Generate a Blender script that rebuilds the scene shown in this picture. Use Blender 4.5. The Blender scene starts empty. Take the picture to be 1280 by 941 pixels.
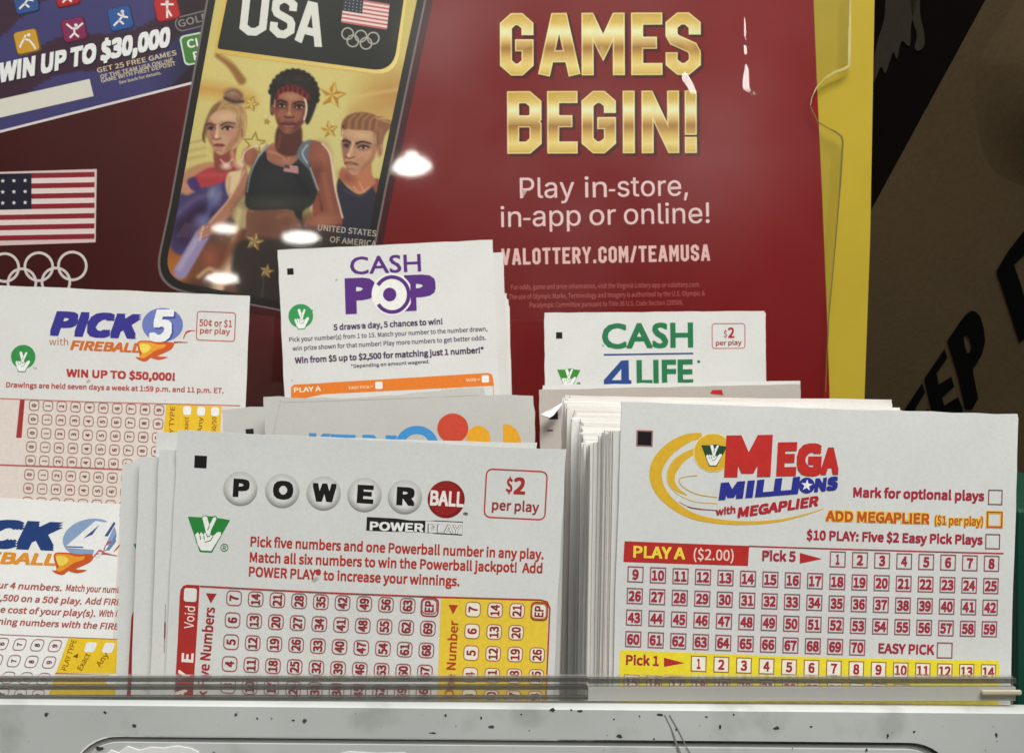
import bpy, math, random
import numpy as np
from mathutils import Matrix, Vector
from mathutils.geometry import tessellate_polygon
random.seed(7); rng = np.random.default_rng(7)
S = bpy.context.scene
COL = S.collection

# ------------------------------------------------------------------ camera
F = 1250.0                 # focal length in photo pixels (photo is 1280 wide)
CX, CY = 405.0, 445.0      # principal point of the (cropped) photo
PITCH = math.radians(12)   # the rack leans back, the camera looks down at it
CAM_H = 1.35
# rack frame: x right, y away from the camera, z up along the slips; origin at the lens
RW = Matrix.Translation((0, 0, CAM_H)) @ Matrix.Rotation(-PITCH, 4, 'X')
cd = bpy.data.cameras.new('camera'); cam = bpy.data.objects.new('camera', cd); COL.objects.link(cam)
cd.sensor_width = 36; cd.lens = 36 * F / 1280
cd.shift_x = (640 - CX) / 1280; cd.shift_y = -(470.5 - CY) / 1280
cd.dof.use_dof = True; cd.dof.focus_distance = .215; cd.dof.aperture_fstop = 90
cd.clip_start = 0.01; cd.clip_end = 50
cam.matrix_world = RW @ Matrix.Rotation(math.radians(90), 4, 'X')
S.camera = cam

# ------------------------------------------------------------------ world (dim shop interior all round)
W = bpy.data.worlds.new('World'); S.world = W; W.use_nodes = True
nt = W.node_tree; nt.nodes.clear()
def N(t, typ, **kw):
    n = t.nodes.new(typ)
    for k, v in kw.items(): setattr(n, k, v)
    return n
def glow(d, power, amp):
    d = (RW.to_3x3() @ Vector(d)).normalized()
    g = N(nt, 'ShaderNodeTexCoord'); nv = N(nt, 'ShaderNodeVectorMath', operation='NORMALIZE')
    dp = N(nt, 'ShaderNodeVectorMath', operation='DOT_PRODUCT'); dp.inputs[1].default_value = d
    mx = N(nt, 'ShaderNodeMath', operation='MAXIMUM'); mx.inputs[1].default_value = 0
    pw = N(nt, 'ShaderNodeMath', operation='POWER'); pw.inputs[1].default_value = power
    ml = N(nt, 'ShaderNodeMath', operation='MULTIPLY'); ml.inputs[1].default_value = amp
    nt.links.new(g.outputs['Generated'], nv.inputs[0]); nt.links.new(nv.outputs[0], dp.inputs[0])
    nt.links.new(dp.outputs['Value'], mx.inputs[0]); nt.links.new(mx.outputs[0], pw.inputs[0]); nt.links.new(pw.outputs[0], ml.inputs[0])
    return ml.outputs[0]
def refl(px, py): return ((px - CX) / F, -1, -(py - CY) / F)
terms = [glow(refl(760, 150), 70, .50), glow(refl(555, 40), 900, .55), glow(refl(545, 200), 1500, .50), glow(refl(875, 190), 700, .45), glow(refl(985, 60), 260, 0.12), glow((0, -.3, .9), 4, 0.8)]  # glow patches added, mostly placed to mirror as glare in the clear cover
acc = None
for t_ in terms:
    if acc is None: acc = t_; continue
    a = N(nt, 'ShaderNodeMath', operation='ADD'); nt.links.new(acc, a.inputs[0]); nt.links.new(t_, a.inputs[1]); acc = a.outputs[0]
a = N(nt, 'ShaderNodeMath', operation='ADD'); a.inputs[1].default_value = 0.03; nt.links.new(acc, a.inputs[0])
tc = N(nt, 'ShaderNodeTexCoord'); nz = N(nt, 'ShaderNodeTexNoise'); nz.inputs['Scale'].default_value = 9; nz.inputs['Detail'].default_value = 4; nt.links.new(tc.outputs['Generated'], nz.inputs['Vector'])
mr = N(nt, 'ShaderNodeMapRange'); mr.inputs[1].default_value = .35; mr.inputs[2].default_value = .65; mr.inputs[3].default_value = .35; mr.inputs[4].default_value = 1.5; nt.links.new(nz.outputs['Fac'], mr.inputs[0])
am = N(nt, 'ShaderNodeMath', operation='MULTIPLY'); nt.links.new(a.outputs[0], am.inputs[0]); nt.links.new(mr.outputs[0], am.inputs[1]); a = am      # noise put over the glows so the mirrored glare turns blotchy
bg = N(nt, 'ShaderNodeBackground'); bg.inputs['Color'].default_value = (1, .98, .95, 1)
nt.links.new(a.outputs[0], bg.inputs['Strength']); wo = N(nt, 'ShaderNodeOutputWorld'); nt.links.new(bg.outputs[0], wo.inputs[0])

# ------------------------------------------------------------------ main light: the shop's ceiling light over the rack
def area(name, pos, target, sx, sy, watts, color):
    l = bpy.data.lights.new(name, 'AREA'); l.shape = 'RECTANGLE'; l.size = sx; l.size_y = sy; l.energy = watts; l.color = color
    o = bpy.data.objects.new(name, l); COL.objects.link(o)
    p = RW @ Vector(pos); q = RW @ Vector(target)
    o.matrix_world = Matrix.Translation(p) @ (q - p).to_track_quat('-Z', 'Y').to_matrix().to_4x4()
    return o
KEY = area('ceiling_panel_light', (.20, -.40, 1.06), (0.0, .27, -.03), 1.0, .45, 27.0, (1, .995, .955))
S.view_settings.view_transform = 'Standard'; S.view_settings.look = 'None'
S.view_settings.exposure = 0; S.view_settings.gamma = 1
S.cycles.max_bounces = 8; S.cycles.transparent_max_bounces = 16; S.cycles.use_denoising = True

# ------------------------------------------------------------------ materials
def lin(c):
    c = np.asarray(c, float) / 255.0
    return np.where(c <= .04045, c / 12.92, ((c + .055) / 1.055) ** 2.4)
def pmat(name):
    m = bpy.data.materials.new(name); m.use_nodes = True
    return m, m.node_tree, m.node_tree.nodes['Principled BSDF']
def noise(t, scale, detail=3, coord='Object'):
    c = N(t, 'ShaderNodeTexCoord'); n = N(t, 'ShaderNodeTexNoise'); n.inputs['Scale'].default_value = scale; n.inputs['Detail'].default_value = detail
    t.links.new(c.outputs[coord], n.inputs['Vector']); return n
def ramp(t, src, stops):
    r = N(t, 'ShaderNodeValToRGB'); e = r.color_ramp.elements
    e[0].position, e[0].color = stops[0][0], (*stops[0][1], 1); e[1].position, e[1].color = stops[-1][0], (*stops[-1][1], 1)
    for p, c in stops[1:-1]:
        k = e.new(p); k.color = (*c, 1)
    t.links.new(src, r.inputs[0]); return r
def mul(t, a, b, fac=1.0):
    m = N(t, 'ShaderNodeMix', data_type='RGBA', blend_type='MULTIPLY'); m.inputs[0].default_value = fac
    t.links.new(a, m.inputs[6]); t.links.new(b, m.inputs[7]); return m.outputs[2]
def ink_mat(name, rough, spec, mottling):
    m, t, b = pmat(name); at = N(t, 'ShaderNodeAttribute', attribute_name='Col')
    n = noise(t, 900, 2); r = ramp(t, n.outputs['Fac'], [(.3, (1 - mottling,) * 3), (.7, (1, 1, 1))])
    t.links.new(mul(t, at.outputs['Color'], r.outputs[0]), b.inputs['Base Color'])
    b.inputs['Roughness'].default_value = rough; b.inputs['Specular IOR Level'].default_value = spec
    return m
INK = ink_mat('print_ink', .6, .25, .10)
POSTER_INK = ink_mat('poster_ink', .45, .3, .05)
def paper_mat(name, base, rnd=0.0):
    m, t, b = pmat(name)
    n1 = noise(t, 60, 4); r1 = ramp(t, n1.outputs['Fac'], [(.3, (.95, .95, .945)), (.7, (1, 1, 1))])
    n2 = noise(t, 1400, 2); r2 = ramp(t, n2.outputs['Fac'], [(.35, (.95, .95, .95)), (.65, (1, 1, 1))])
    # a few grey smudges and fibre specks
    n3 = noise(t, 210, 1); r3 = ramp(t, n3.outputs['Fac'], [(.205, (.62, .6, .56)), (.235, (1, 1, 1))])
    rgb = N(t, 'ShaderNodeRGB'); rgb.outputs[0].default_value = (*base, 1)
    c = mul(t, mul(t, mul(t, rgb.outputs[0], r1.outputs[0]), r2.outputs[0]), r3.outputs[0])
    if rnd:
        oi = N(t, 'ShaderNodeObjectInfo')
        rr = ramp(t, oi.outputs['Random'], [(0, (1, .9, .87)), (.25, (1, .98, .96)), (.6, (.97, .97, .97)), (1, (1 - rnd, 1 - rnd, 1 - rnd))]); c = mul(t, c, rr.outputs[0])
    t.links.new(c, b.inputs['Base Color']); b.inputs['Roughness'].default_value = .75; b.inputs['Specular IOR Level'].default_value = .2
    bp = N(t, 'ShaderNodeBump'); bp.inputs['Strength'].default_value = .12; bp.inputs['Distance'].default_value = .0003
    t.links.new(n1.outputs['Fac'], bp.inputs['Height']); t.links.new(bp.outputs[0], b.inputs['Normal'])
    return m
PAPER = paper_mat('slip_paper', (.695, .705, .685))
PAPER_W = paper_mat('bright_slip_paper', (.74, .738, .715))
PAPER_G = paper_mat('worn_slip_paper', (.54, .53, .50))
PAPER_S = paper_mat('packed_slip_paper', (.78, .77, .745), .14)
def plain(name, base, rough=.5, spec=.5, var=.12, scale=40, metal=0):
    m, t, b = pmat(name); n = noise(t, scale, 4)
    r = ramp(t, n.outputs['Fac'], [(.3, tuple(x * (1 - var) for x in base)), (.7, base)])
    t.links.new(r.outputs[0], b.inputs['Base Color']); b.inputs['Roughness'].default_value = rough
    b.inputs['Specular IOR Level'].default_value = spec; b.inputs['Metallic'].default_value = metal
    return m
def clear_mat(name, tint, rough=.03, gloss=1.0, haze=0.0, soft=0.0):
    m = bpy.data.materials.new(name); m.use_nodes = True; t = m.node_tree; t.nodes.clear()
    tr = N(t, 'ShaderNodeBsdfTransparent'); tr.inputs[0].default_value = (*tint, 1)
    gl = N(t, 'ShaderNodeBsdfGlossy'); gl.inputs['Roughness'].default_value = rough
    fr = N(t, 'ShaderNodeFresnel'); ge = N(t, 'ShaderNodeNewGeometry'); io = N(t, 'ShaderNodeMath', operation='MULTIPLY_ADD'); io.inputs[1].default_value = 1 / 1.49 - 1.49; io.inputs[2].default_value = 1.49
    t.links.new(ge.outputs['Backfacing'], io.inputs[0]); t.links.new(io.outputs[0], fr.inputs['IOR'])      # thin sheet: the same reflection from both sides
    mg = N(t, 'ShaderNodeMath', operation='MULTIPLY'); mg.inputs[1].default_value = gloss; t.links.new(fr.outputs[0], mg.inputs[0])
    mx = N(t, 'ShaderNodeMixShader'); t.links.new(mg.outputs[0], mx.inputs[0]); t.links.new(tr.outputs[0], mx.inputs[1]); t.links.new(gl.outputs[0], mx.inputs[2])
    out = mx.outputs[0]
    if soft:
        g2 = N(t, 'ShaderNodeBsdfGlossy'); g2.inputs['Roughness'].default_value = .28; m3 = N(t, 'ShaderNodeMath', operation='MULTIPLY'); m3.inputs[1].default_value = soft; t.links.new(fr.outputs[0], m3.inputs[0])
        m4 = N(t, 'ShaderNodeMixShader'); t.links.new(m3.outputs[0], m4.inputs[0]); t.links.new(out, m4.inputs[1]); t.links.new(g2.outputs[0], m4.inputs[2]); out = m4.outputs[0]
    if haze:
        df = N(t, 'ShaderNodeBsdfDiffuse'); df.inputs[0].default_value = (.6, .6, .58, 1)
        m2 = N(t, 'ShaderNodeMixShader'); m2.inputs[0].default_value = haze
        t.links.new(out, m2.inputs[1]); t.links.new(df.outputs[0], m2.inputs[2]); out = m2.outputs[0]
    o = N(t, 'ShaderNodeOutputMaterial'); t.links.new(out, o.inputs[0]); return m
ACRYLIC = clear_mat('clear_acrylic', (.975, .975, .965), .035, .75, 0, .15)
ACRYLIC_EDGE = clear_mat('acrylic_edge', (.9, .9, .85), .2, 1.0, .15)
LIP_CLEAR = clear_mat('lip_acrylic', (.93, .93, .92), .08, 1.5, .12)
LIP_EDGE = clear_mat('lip_edge', (.42, .42, .40), .22, 1.2, .08)
LIP_BAND = clear_mat('lip_band', (.62, .62, .59), .2, 1.3, .55)
def white_metal():
    m, t, b = pmat('scuffed_white_metal')
    n1 = noise(t, 25, 5); r1 = ramp(t, n1.outputs['Fac'], [(.3, (.43, .447, .43)), (.7, (.54, .557, .54))])
    n2 = noise(t, 330, 2); r2 = ramp(t, n2.outputs['Fac'], [(.24, (.12, .12, .12)), (.27, (1, 1, 1))])
    n3 = noise(t, 90, 6); r3 = ramp(t, n3.outputs['Fac'], [(.30, (.78, .78, .77)), (.44, (1, 1, 1))])
    t.links.new(mul(t, mul(t, r1.outputs[0], r2.outputs[0]), r3.outputs[0]), b.inputs['Base Color'])
    b.inputs['Roughness'].default_value = .42; b.inputs['Specular IOR Level'].default_value = .4
    bp = N(t, 'ShaderNodeBump'); bp.inputs['Strength'].default_value = .15; bp.inputs['Distance'].default_value = .0004
    t.links.new(n3.outputs['Fac'], bp.inputs['Height']); t.links.new(bp.outputs[0], b.inputs['Normal']); return m
METAL = white_metal()
GROOVE = plain('groove_shadow_gap', (.26, .26, .255), .7)
DIRT = plain('dark_dirt', (.055, .052, .047), .8, .2, .5, 900)
YELLOW = plain('yellow_board', (.45, .33, .026), .45, .3, .08, 30)
GREEN = plain('dark_green_plastic', (.004, .05, .03), .4)
def kraft(name, base):
    m, t, b = pmat(name); n = noise(t, 9, 5); n2 = noise(t, 500, 2)
    r = ramp(t, n.outputs['Fac'], [(.3, tuple(x * .8 for x in base)), (.7, base)]); r2 = ramp(t, n2.outputs['Fac'], [(.3, (.85,) * 3), (.7, (1, 1, 1))])
    t.links.new(mul(t, r.outputs[0], r2.outputs[0]), b.inputs['Base Color']); b.inputs['Roughness'].default_value = .85; b.inputs['Specular IOR Level'].default_value = .15
    return m
KRAFT = kraft('kraft_cardboard', (.215, .148, .075))
BLACK_PRINT = plain('black_box_print', (.009, .007, .006), .9, .0)
KRAFT_SIDE = kraft('kraft_showing_through', (.062, .049, .035))

# ------------------------------------------------------------------ object helpers
def prop(o, label=None, cat=None, group=None, kind=None):
    if label: o['label'] = label
    if cat: o['category'] = cat
    if group: o['group'] = group
    if kind: o['kind'] = kind
    return o
def link_mesh(name, verts, faces, mats, parent=None, matrix=None, cols=None, fmat=None, smooth=False):
    me = bpy.data.meshes.new(name); me.from_pydata([tuple(v) for v in verts], [], [tuple(f) for f in faces])
    for m in (mats if isinstance(mats, (list, tuple)) else [mats]): me.materials.append(m)
    if fmat is not None: me.polygons.foreach_set('material_index', fmat)
    if smooth: me.polygons.foreach_set('use_smooth', [True] * len(me.polygons))
    if cols is not None:
        ca = me.color_attributes.new('Col', 'FLOAT_COLOR', 'POINT')
        c = np.ones((len(verts), 4), np.float32); c[:, :3] = np.asarray(cols, np.float32)
        ca.data.foreach_set('color', c.ravel())
    me.update()
    o = bpy.data.objects.new(name, me); COL.objects.link(o)
    if parent: o.parent = parent
    if matrix is not None: o.matrix_world = matrix if not parent else o.matrix_world
    return o
def box_vf(x0, x1, y0, y1, z0, z1):
    v = [(x, y, z) for x in (x0, x1) for y in (y0, y1) for z in (z0, z1)]
    f = [(0, 1, 3, 2), (4, 6, 7, 5), (0, 4, 5, 1), (2, 3, 7, 6), (0, 2, 6, 4), (1, 5, 7, 3)]
    return v, f
def boxes(name, lst, mat, parent=None, matrix=None, bevel=0):
    V, Fc = [], []
    for b in lst:
        v, f = box_vf(*b); o = len(V); V += v; Fc += [tuple(i + o for i in q) for q in f]
    ob = link_mesh(name, V, Fc, mat, parent, matrix)
    if bevel:
        md = ob.modifiers.new('bevel', 'BEVEL'); md.width = bevel; md.segments = 2
    return ob
def rackpt(px, py, D): return Vector(((px - CX) * D / F, D, -(py - CY) * D / F))

# ------------------------------------------------------------------ text outlines
_tc = {}
FONTS = {}
for key, fn in (('grot', 'Inter.woff2'), ('sans', 'Noto Sans CJK Regular.woff2')):      # Blender's own interface fonts; its built-in one otherwise
    try: FONTS[key] = bpy.data.fonts.load(bpy.utils.resource_path('LOCAL') + '/datafiles/fonts/' + fn)
    except Exception: pass
def text_mesh(s, bold=0.0, shear=0.0, gap=1.0, font='sans'):
    key = (s, bold, shear, gap, font)
    if key not in _tc:
        c = bpy.data.curves.new('glyphs', 'FONT'); c.body = s; c.size = 1; c.resolution_u = 3; c.shear = shear; c.space_character = gap
        c.fill_mode = 'FRONT'
        if font in FONTS: c.font = FONTS[font]
        o = bpy.data.objects.new('glyphs', c); m = o.to_mesh()
        v = np.array([x.co[:2] for x in m.vertices]); f = [tuple(p.vertices) for p in m.polygons]
        o.to_mesh_clear(); bpy.data.objects.remove(o); bpy.data.curves.remove(c)
        x0, x1 = v[:, 0].min(), v[:, 0].max()
        # weight: the outline stamped several times, shifted by the extra stroke width
        if bold > 0:
            nb = 4 if bold < .035 else 8; b = bold * CAPH(font) / .7; b *= .72; sh = [(b * i, b * j) for i in (-1, 0, 1) for j in (-1, 0, 1) if (i and j) or bold >= .035]
            hgt = CAPH(font); sq = (hgt - 2 * b) / hgt
            V, Fc, Lr = [], [], []
            for k, (dx, dy) in enumerate(sh):
                Fc += [tuple(i + len(V) * len(v) for i in q) for q in f]; w = v.copy(); w[:, 1] = (w[:, 1] - hgt / 2) * sq + hgt / 2; V.append(w + (dx, dy)); Lr += [k * .1] * len(v)
            v, f = np.concatenate(V), Fc; x0, x1 = v[:, 0].min(), v[:, 0].max()
        else: Lr = [0] * len(v)
        v[:, 0] = (v[:, 0] - x0) / (x1 - x0); v[:, 1] /= CAPH(font)
        _tc[key] = (np.column_stack([v, Lr]), f)
    return _tc[key]
_ch = {}
def CAPH(font):
    if font not in _ch:
        c = bpy.data.curves.new('glyphs', 'FONT'); c.body = 'H'; c.size = 1
        if font in FONTS: c.font = FONTS[font]
        o = bpy.data.objects.new('glyphs', c); m = o.to_mesh(); _ch[font] = max(x.co.y for x in m.vertices); o.to_mesh_clear(); bpy.data.objects.remove(o); bpy.data.curves.remove(c)
    return _ch[font]
# blocky chamfered poster lettering as centre lines (x, y in 0..1)
A_, B_ = .34, .13
_O = [(A_, 1), (1 - A_, 1), (1, 1 - B_), (1, B_), (1 - A_, 0), (A_, 0), (0, B_), (0, 1 - B_)]
GL = {
 'G': (1, [([(1, .80), (1, 1 - B_), (1 - A_, 1), (A_, 1), (0, 1 - B_), (0, B_), (A_, 0), (1 - A_, 0), (1, B_), (1, .48), (.70, .48)], 0)]),
 'A': (1.15, [([(0, 0), (.40, 1), (.60, 1), (1, 0)], 0), ([(.2, .26), (.8, .26)], 0)]),
 'M': (1.3, [([(0, 0), (0, 1), (.06, 1), (.5, .42), (.94, 1), (1, 1), (1, 0)], 0)]),
 'E': (.92, [([(1, 1), (0, 1), (0, 0), (1, 0)], 0), ([(0, .52), (.72, .52)], 0)]),
 'S': (1, [([(1, .80), (1, 1 - B_), (1 - A_, 1), (A_, 1), (0, 1 - B_), (0, .68), (.12, .58), (.88, .42), (1, .32), (1, B_), (1 - A_, 0), (A_, 0), (0, B_), (0, .21)], 0)]),
 'B': (1, [([(0, 0), (0, 1), (1 - A_, 1), (1, 1 - B_), (1, .60), (.8, .52), (1, .44), (1, B_), (1 - A_, 0)], 1), ([(0, .52), (.8, .52)], 0)]),
 'I': (0, [([(.5, 0), (.5, 1)], 0)]),
 'N': (1.1, [([(0, 0), (0, 1), (.04, 1), (.96, 0), (1, 0), (1, 1)], 0)]),
 '!': (0, [([(.5, .36), (.5, 1)], 0), ([(.5, 0), (.5, .08)], 0)]),
 'U': (1, [([(0, 1), (0, B_), (A_, 0), (1 - A_, 0), (1, B_), (1, 1)], 0)]),
 'V': (1.1, [([(0, 1), (.46, 0), (.54, 0), (1, 1)], 0)]),
 'L': (.85, [([(0, 1), (0, 0), (1, 0)], 0)]),
 'O': (1, [(_O, 1)]), '0': (1, [(_O, 1)]), 'C': (1, [([(1, .74), (1, 1 - B_), (1 - A_, 1), (A_, 1), (0, 1 - B_), (0, B_), (A_, 0), (1 - A_, 0), (1, B_), (1, .3)], 0)]),
 'T': (.95, [([(0, 1), (1, 1)], 0), ([(.5, 0), (.5, 1)], 0)]),
 'R': (1, [([(0, 0), (0, 1), (1 - A_, 1), (1, 1 - B_), (1, .58), (1 - A_, .46), (0, .46)], 0), ([(.55, .46), (1, 0)], 0)]),
 'P': (1, [([(0, 0), (0, 1), (1 - A_, 1), (1, 1 - B_), (1, .55), (1 - A_, .42), (0, .42)], 0)]),
 'Y': (1.05, [([(0, 1), (.5, .42), (1, 1)], 0), ([(.5, 0), (.5, .42)], 0)]),
 'D': (1, [([(0, 0), (0, 1), (1 - A_, 1), (1, 1 - B_), (1, B_), (1 - A_, 0)], 1)]),
 'W': (1.4, [([(0, 1), (.22, 0), (.28, 0), (.5, .75), (.72, 0), (.78, 0), (1, 1)], 0)]),
 '.': (-.3, [([(.5, 0), (.5, .05)], 0)]), ',': (-.3, [([(.6, .06), (.4, -.12)], 0)]), '/': (.6, [([(0, 0), (1, 1)], 0)]),
 '3': (1, [([(0, .78), (0, 1 - B_), (A_, 1), (1 - A_, 1), (1, 1 - B_), (1, .6), (.8, .52), (1, .44), (1, B_), (1 - A_, 0), (A_, 0), (0, B_), (0, .24)], 0)]),
 '$': (1, [([(1, .80), (1, 1 - B_), (1 - A_, 1), (A_, 1), (0, 1 - B_), (0, .68), (.12, .58), (.88, .42), (1, .32), (1, B_), (1 - A_, 0), (A_, 0), (0, B_), (0, .21)], 0), ([(.5, -.12), (.5, 1.12)], 0)]),
}
def strip(pts, width, closed=False, cap=0.0, step=None):
    """mitred ribbon along pts -> (left/right verts, quads)"""
    p = [np.array(q, float) for q in pts]
    if step:
        q = []; n = len(p); m = n if closed else n - 1
        for i in range(m):
            a, b = p[i], p[(i + 1) % n]; k = max(1, int(np.linalg.norm(b - a) / step))
            q += [a + (b - a) * j / k for j in range(k)]
        if not closed: q.append(p[-1])
        p = q
    n = len(p); d = []
    for i in range(n):
        def un(v): return v / (np.linalg.norm(v) + 1e-12)
        if closed: a, b = un(p[i] - p[i - 1]), un(p[(i + 1) % n] - p[i])
        else:
            a = un(p[i] - p[i - 1]) if i else un(p[1] - p[0]); b = un(p[i + 1] - p[i]) if i < n - 1 else a
        t = un(a + b); nn = np.array([-t[1], t[0]]); na = np.array([-a[1], a[0]]); c = max(.45, float(nn @ na)); d.append((nn / c, t))
    wv = width if hasattr(width, '__len__') else [width] * n
    V = []
    for i in range(n):
        e = 0
        if not closed and cap: e = -cap if i == 0 else (cap if i == n - 1 else 0)
        q = p[i] + d[i][1] * e; w = wv[min(len(wv) - 1, int(i * len(wv) / n))] if hasattr(width, '__len__') else width
        V += [q + d[i][0] * w / 2, q - d[i][0] * w / 2]
    m = n if closed else n - 1
    Q = [(2 * i, 2 * i + 1, (2 * ((i + 1) % n)) + 1, 2 * ((i + 1) % n)) for i in range(m)]
    return V, Q
def spline(pts, closed=True, k=6):
    p = [np.array(q, float) for q in pts]; n = len(p); out = []
    for i in range(n if closed else n - 1):
        g = (lambda j: p[j % n]) if closed else (lambda j: p[min(max(j, 0), n - 1)])
        a, b, c, d = g(i - 1), g(i), g(i + 1), g(i + 2)
        for j in range(k):
            t = j / k
            out.append(.5 * (2 * b + (c - a) * t + (2 * a - 5 * b + 4 * c - d) * t * t + (3 * b - a - 3 * c + d) * t ** 3))
    if not closed: out.append(p[-1])
    return out

# ------------------------------------------------------------------ sheets of paper and what is printed on them
class Sheet:
    """a flat or slightly bowed sheet; photo-pixel measurements are turned into its own 2D surface"""
    def __init__(s, D, tl, theta, bow=0.0, curl=0.0, E=.92, eps=1.5e-5):
        s.D, s.tl, s.th, s.k = D, tl, math.radians(theta), D / F
        s.c, s.s = math.cos(s.th), math.sin(s.th); s.bow, s.curl, s.E, s.eps = bow, curl, E, eps
        s.w = s.h = .1; s.root = None
        R = Matrix(((s.c, 0, s.s, 0), (0, 1, 0, 0), (-s.s, 0, s.c, 0), (0, 0, 0, 1)))
        s.M = RW @ Matrix.Translation(rackpt(tl[0], tl[1], D)) @ R
    def loc(s, q):
        dx, dy = q[0] - s.tl[0], q[1] - s.tl[1]
        return ((dx * s.c + dy * s.s) * s.k, -(-dx * s.s + dy * s.c) * s.k)
    def depth(s, u, v):
        a = 2 * u / s.w - 1; return s.bow * (a * a - .5) + s.curl * math.exp(v / .012) * (1 if True else 0)
    def paper(s, name, wpx, hpx, mat, label=None, cat='play slip', group=None, t=2.2e-4, wear=1.2e-4, nx=18, ny=26, corner=None, wave=0):
        s.w, s.h = wpx * s.k, hpx * s.k; V = []; 
        r = random.Random(name + str(s.tl))
        top = [r.uniform(-1, 1) * wear for _ in range(nx + 1)]; side = [r.uniform(-1, 1) * wear for _ in range(ny + 1)]
        for b in (0, 1):
            for j in range(ny + 1):
                fj = (j / ny) ** 1.6
                for i in range(nx + 1):
                    u = s.w * i / nx; v = -s.h * fj
                    if i in (0, nx): u += side[j]
                    if j == 0: v += top[i] + wave * math.sin(i * .9 + 1) * .5
                    if corner and j < 2 and i == 0: v -= corner * (1 - j * .6); u += corner * .6 * (1 - j)
                    V.append((u, s.depth(u, v) + (t if b else 0), v))
        W_ = nx + 1; o = W_ * (ny + 1); Q = []
        for j in range(ny):
            for i in range(nx):
                a = j * W_ + i; Q.append((a, a + W_, a + W_ + 1, a + 1)); Q.append((o + a, o + a + 1, o + a + W_ + 1, o + a + W_))
        for i in range(nx):
            Q.append((i, i + 1, o + i + 1, o + i)); a = ny * W_ + i; Q.append((a, o + a, o + a + 1, a + 1))
        for j in range(ny):
            a = j * W_; Q.append((a, o + a, o + a + W_, a + W_)); a += nx; Q.append((a, a + W_, o + a + W_, o + a))
        s.root = link_mesh(name, V, Q, mat, None, s.M)
        prop(s.root, label, cat, group); return s
    def part(s, name, parent=None, mat=None): return Print(s, name, parent, mat or INK)

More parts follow.
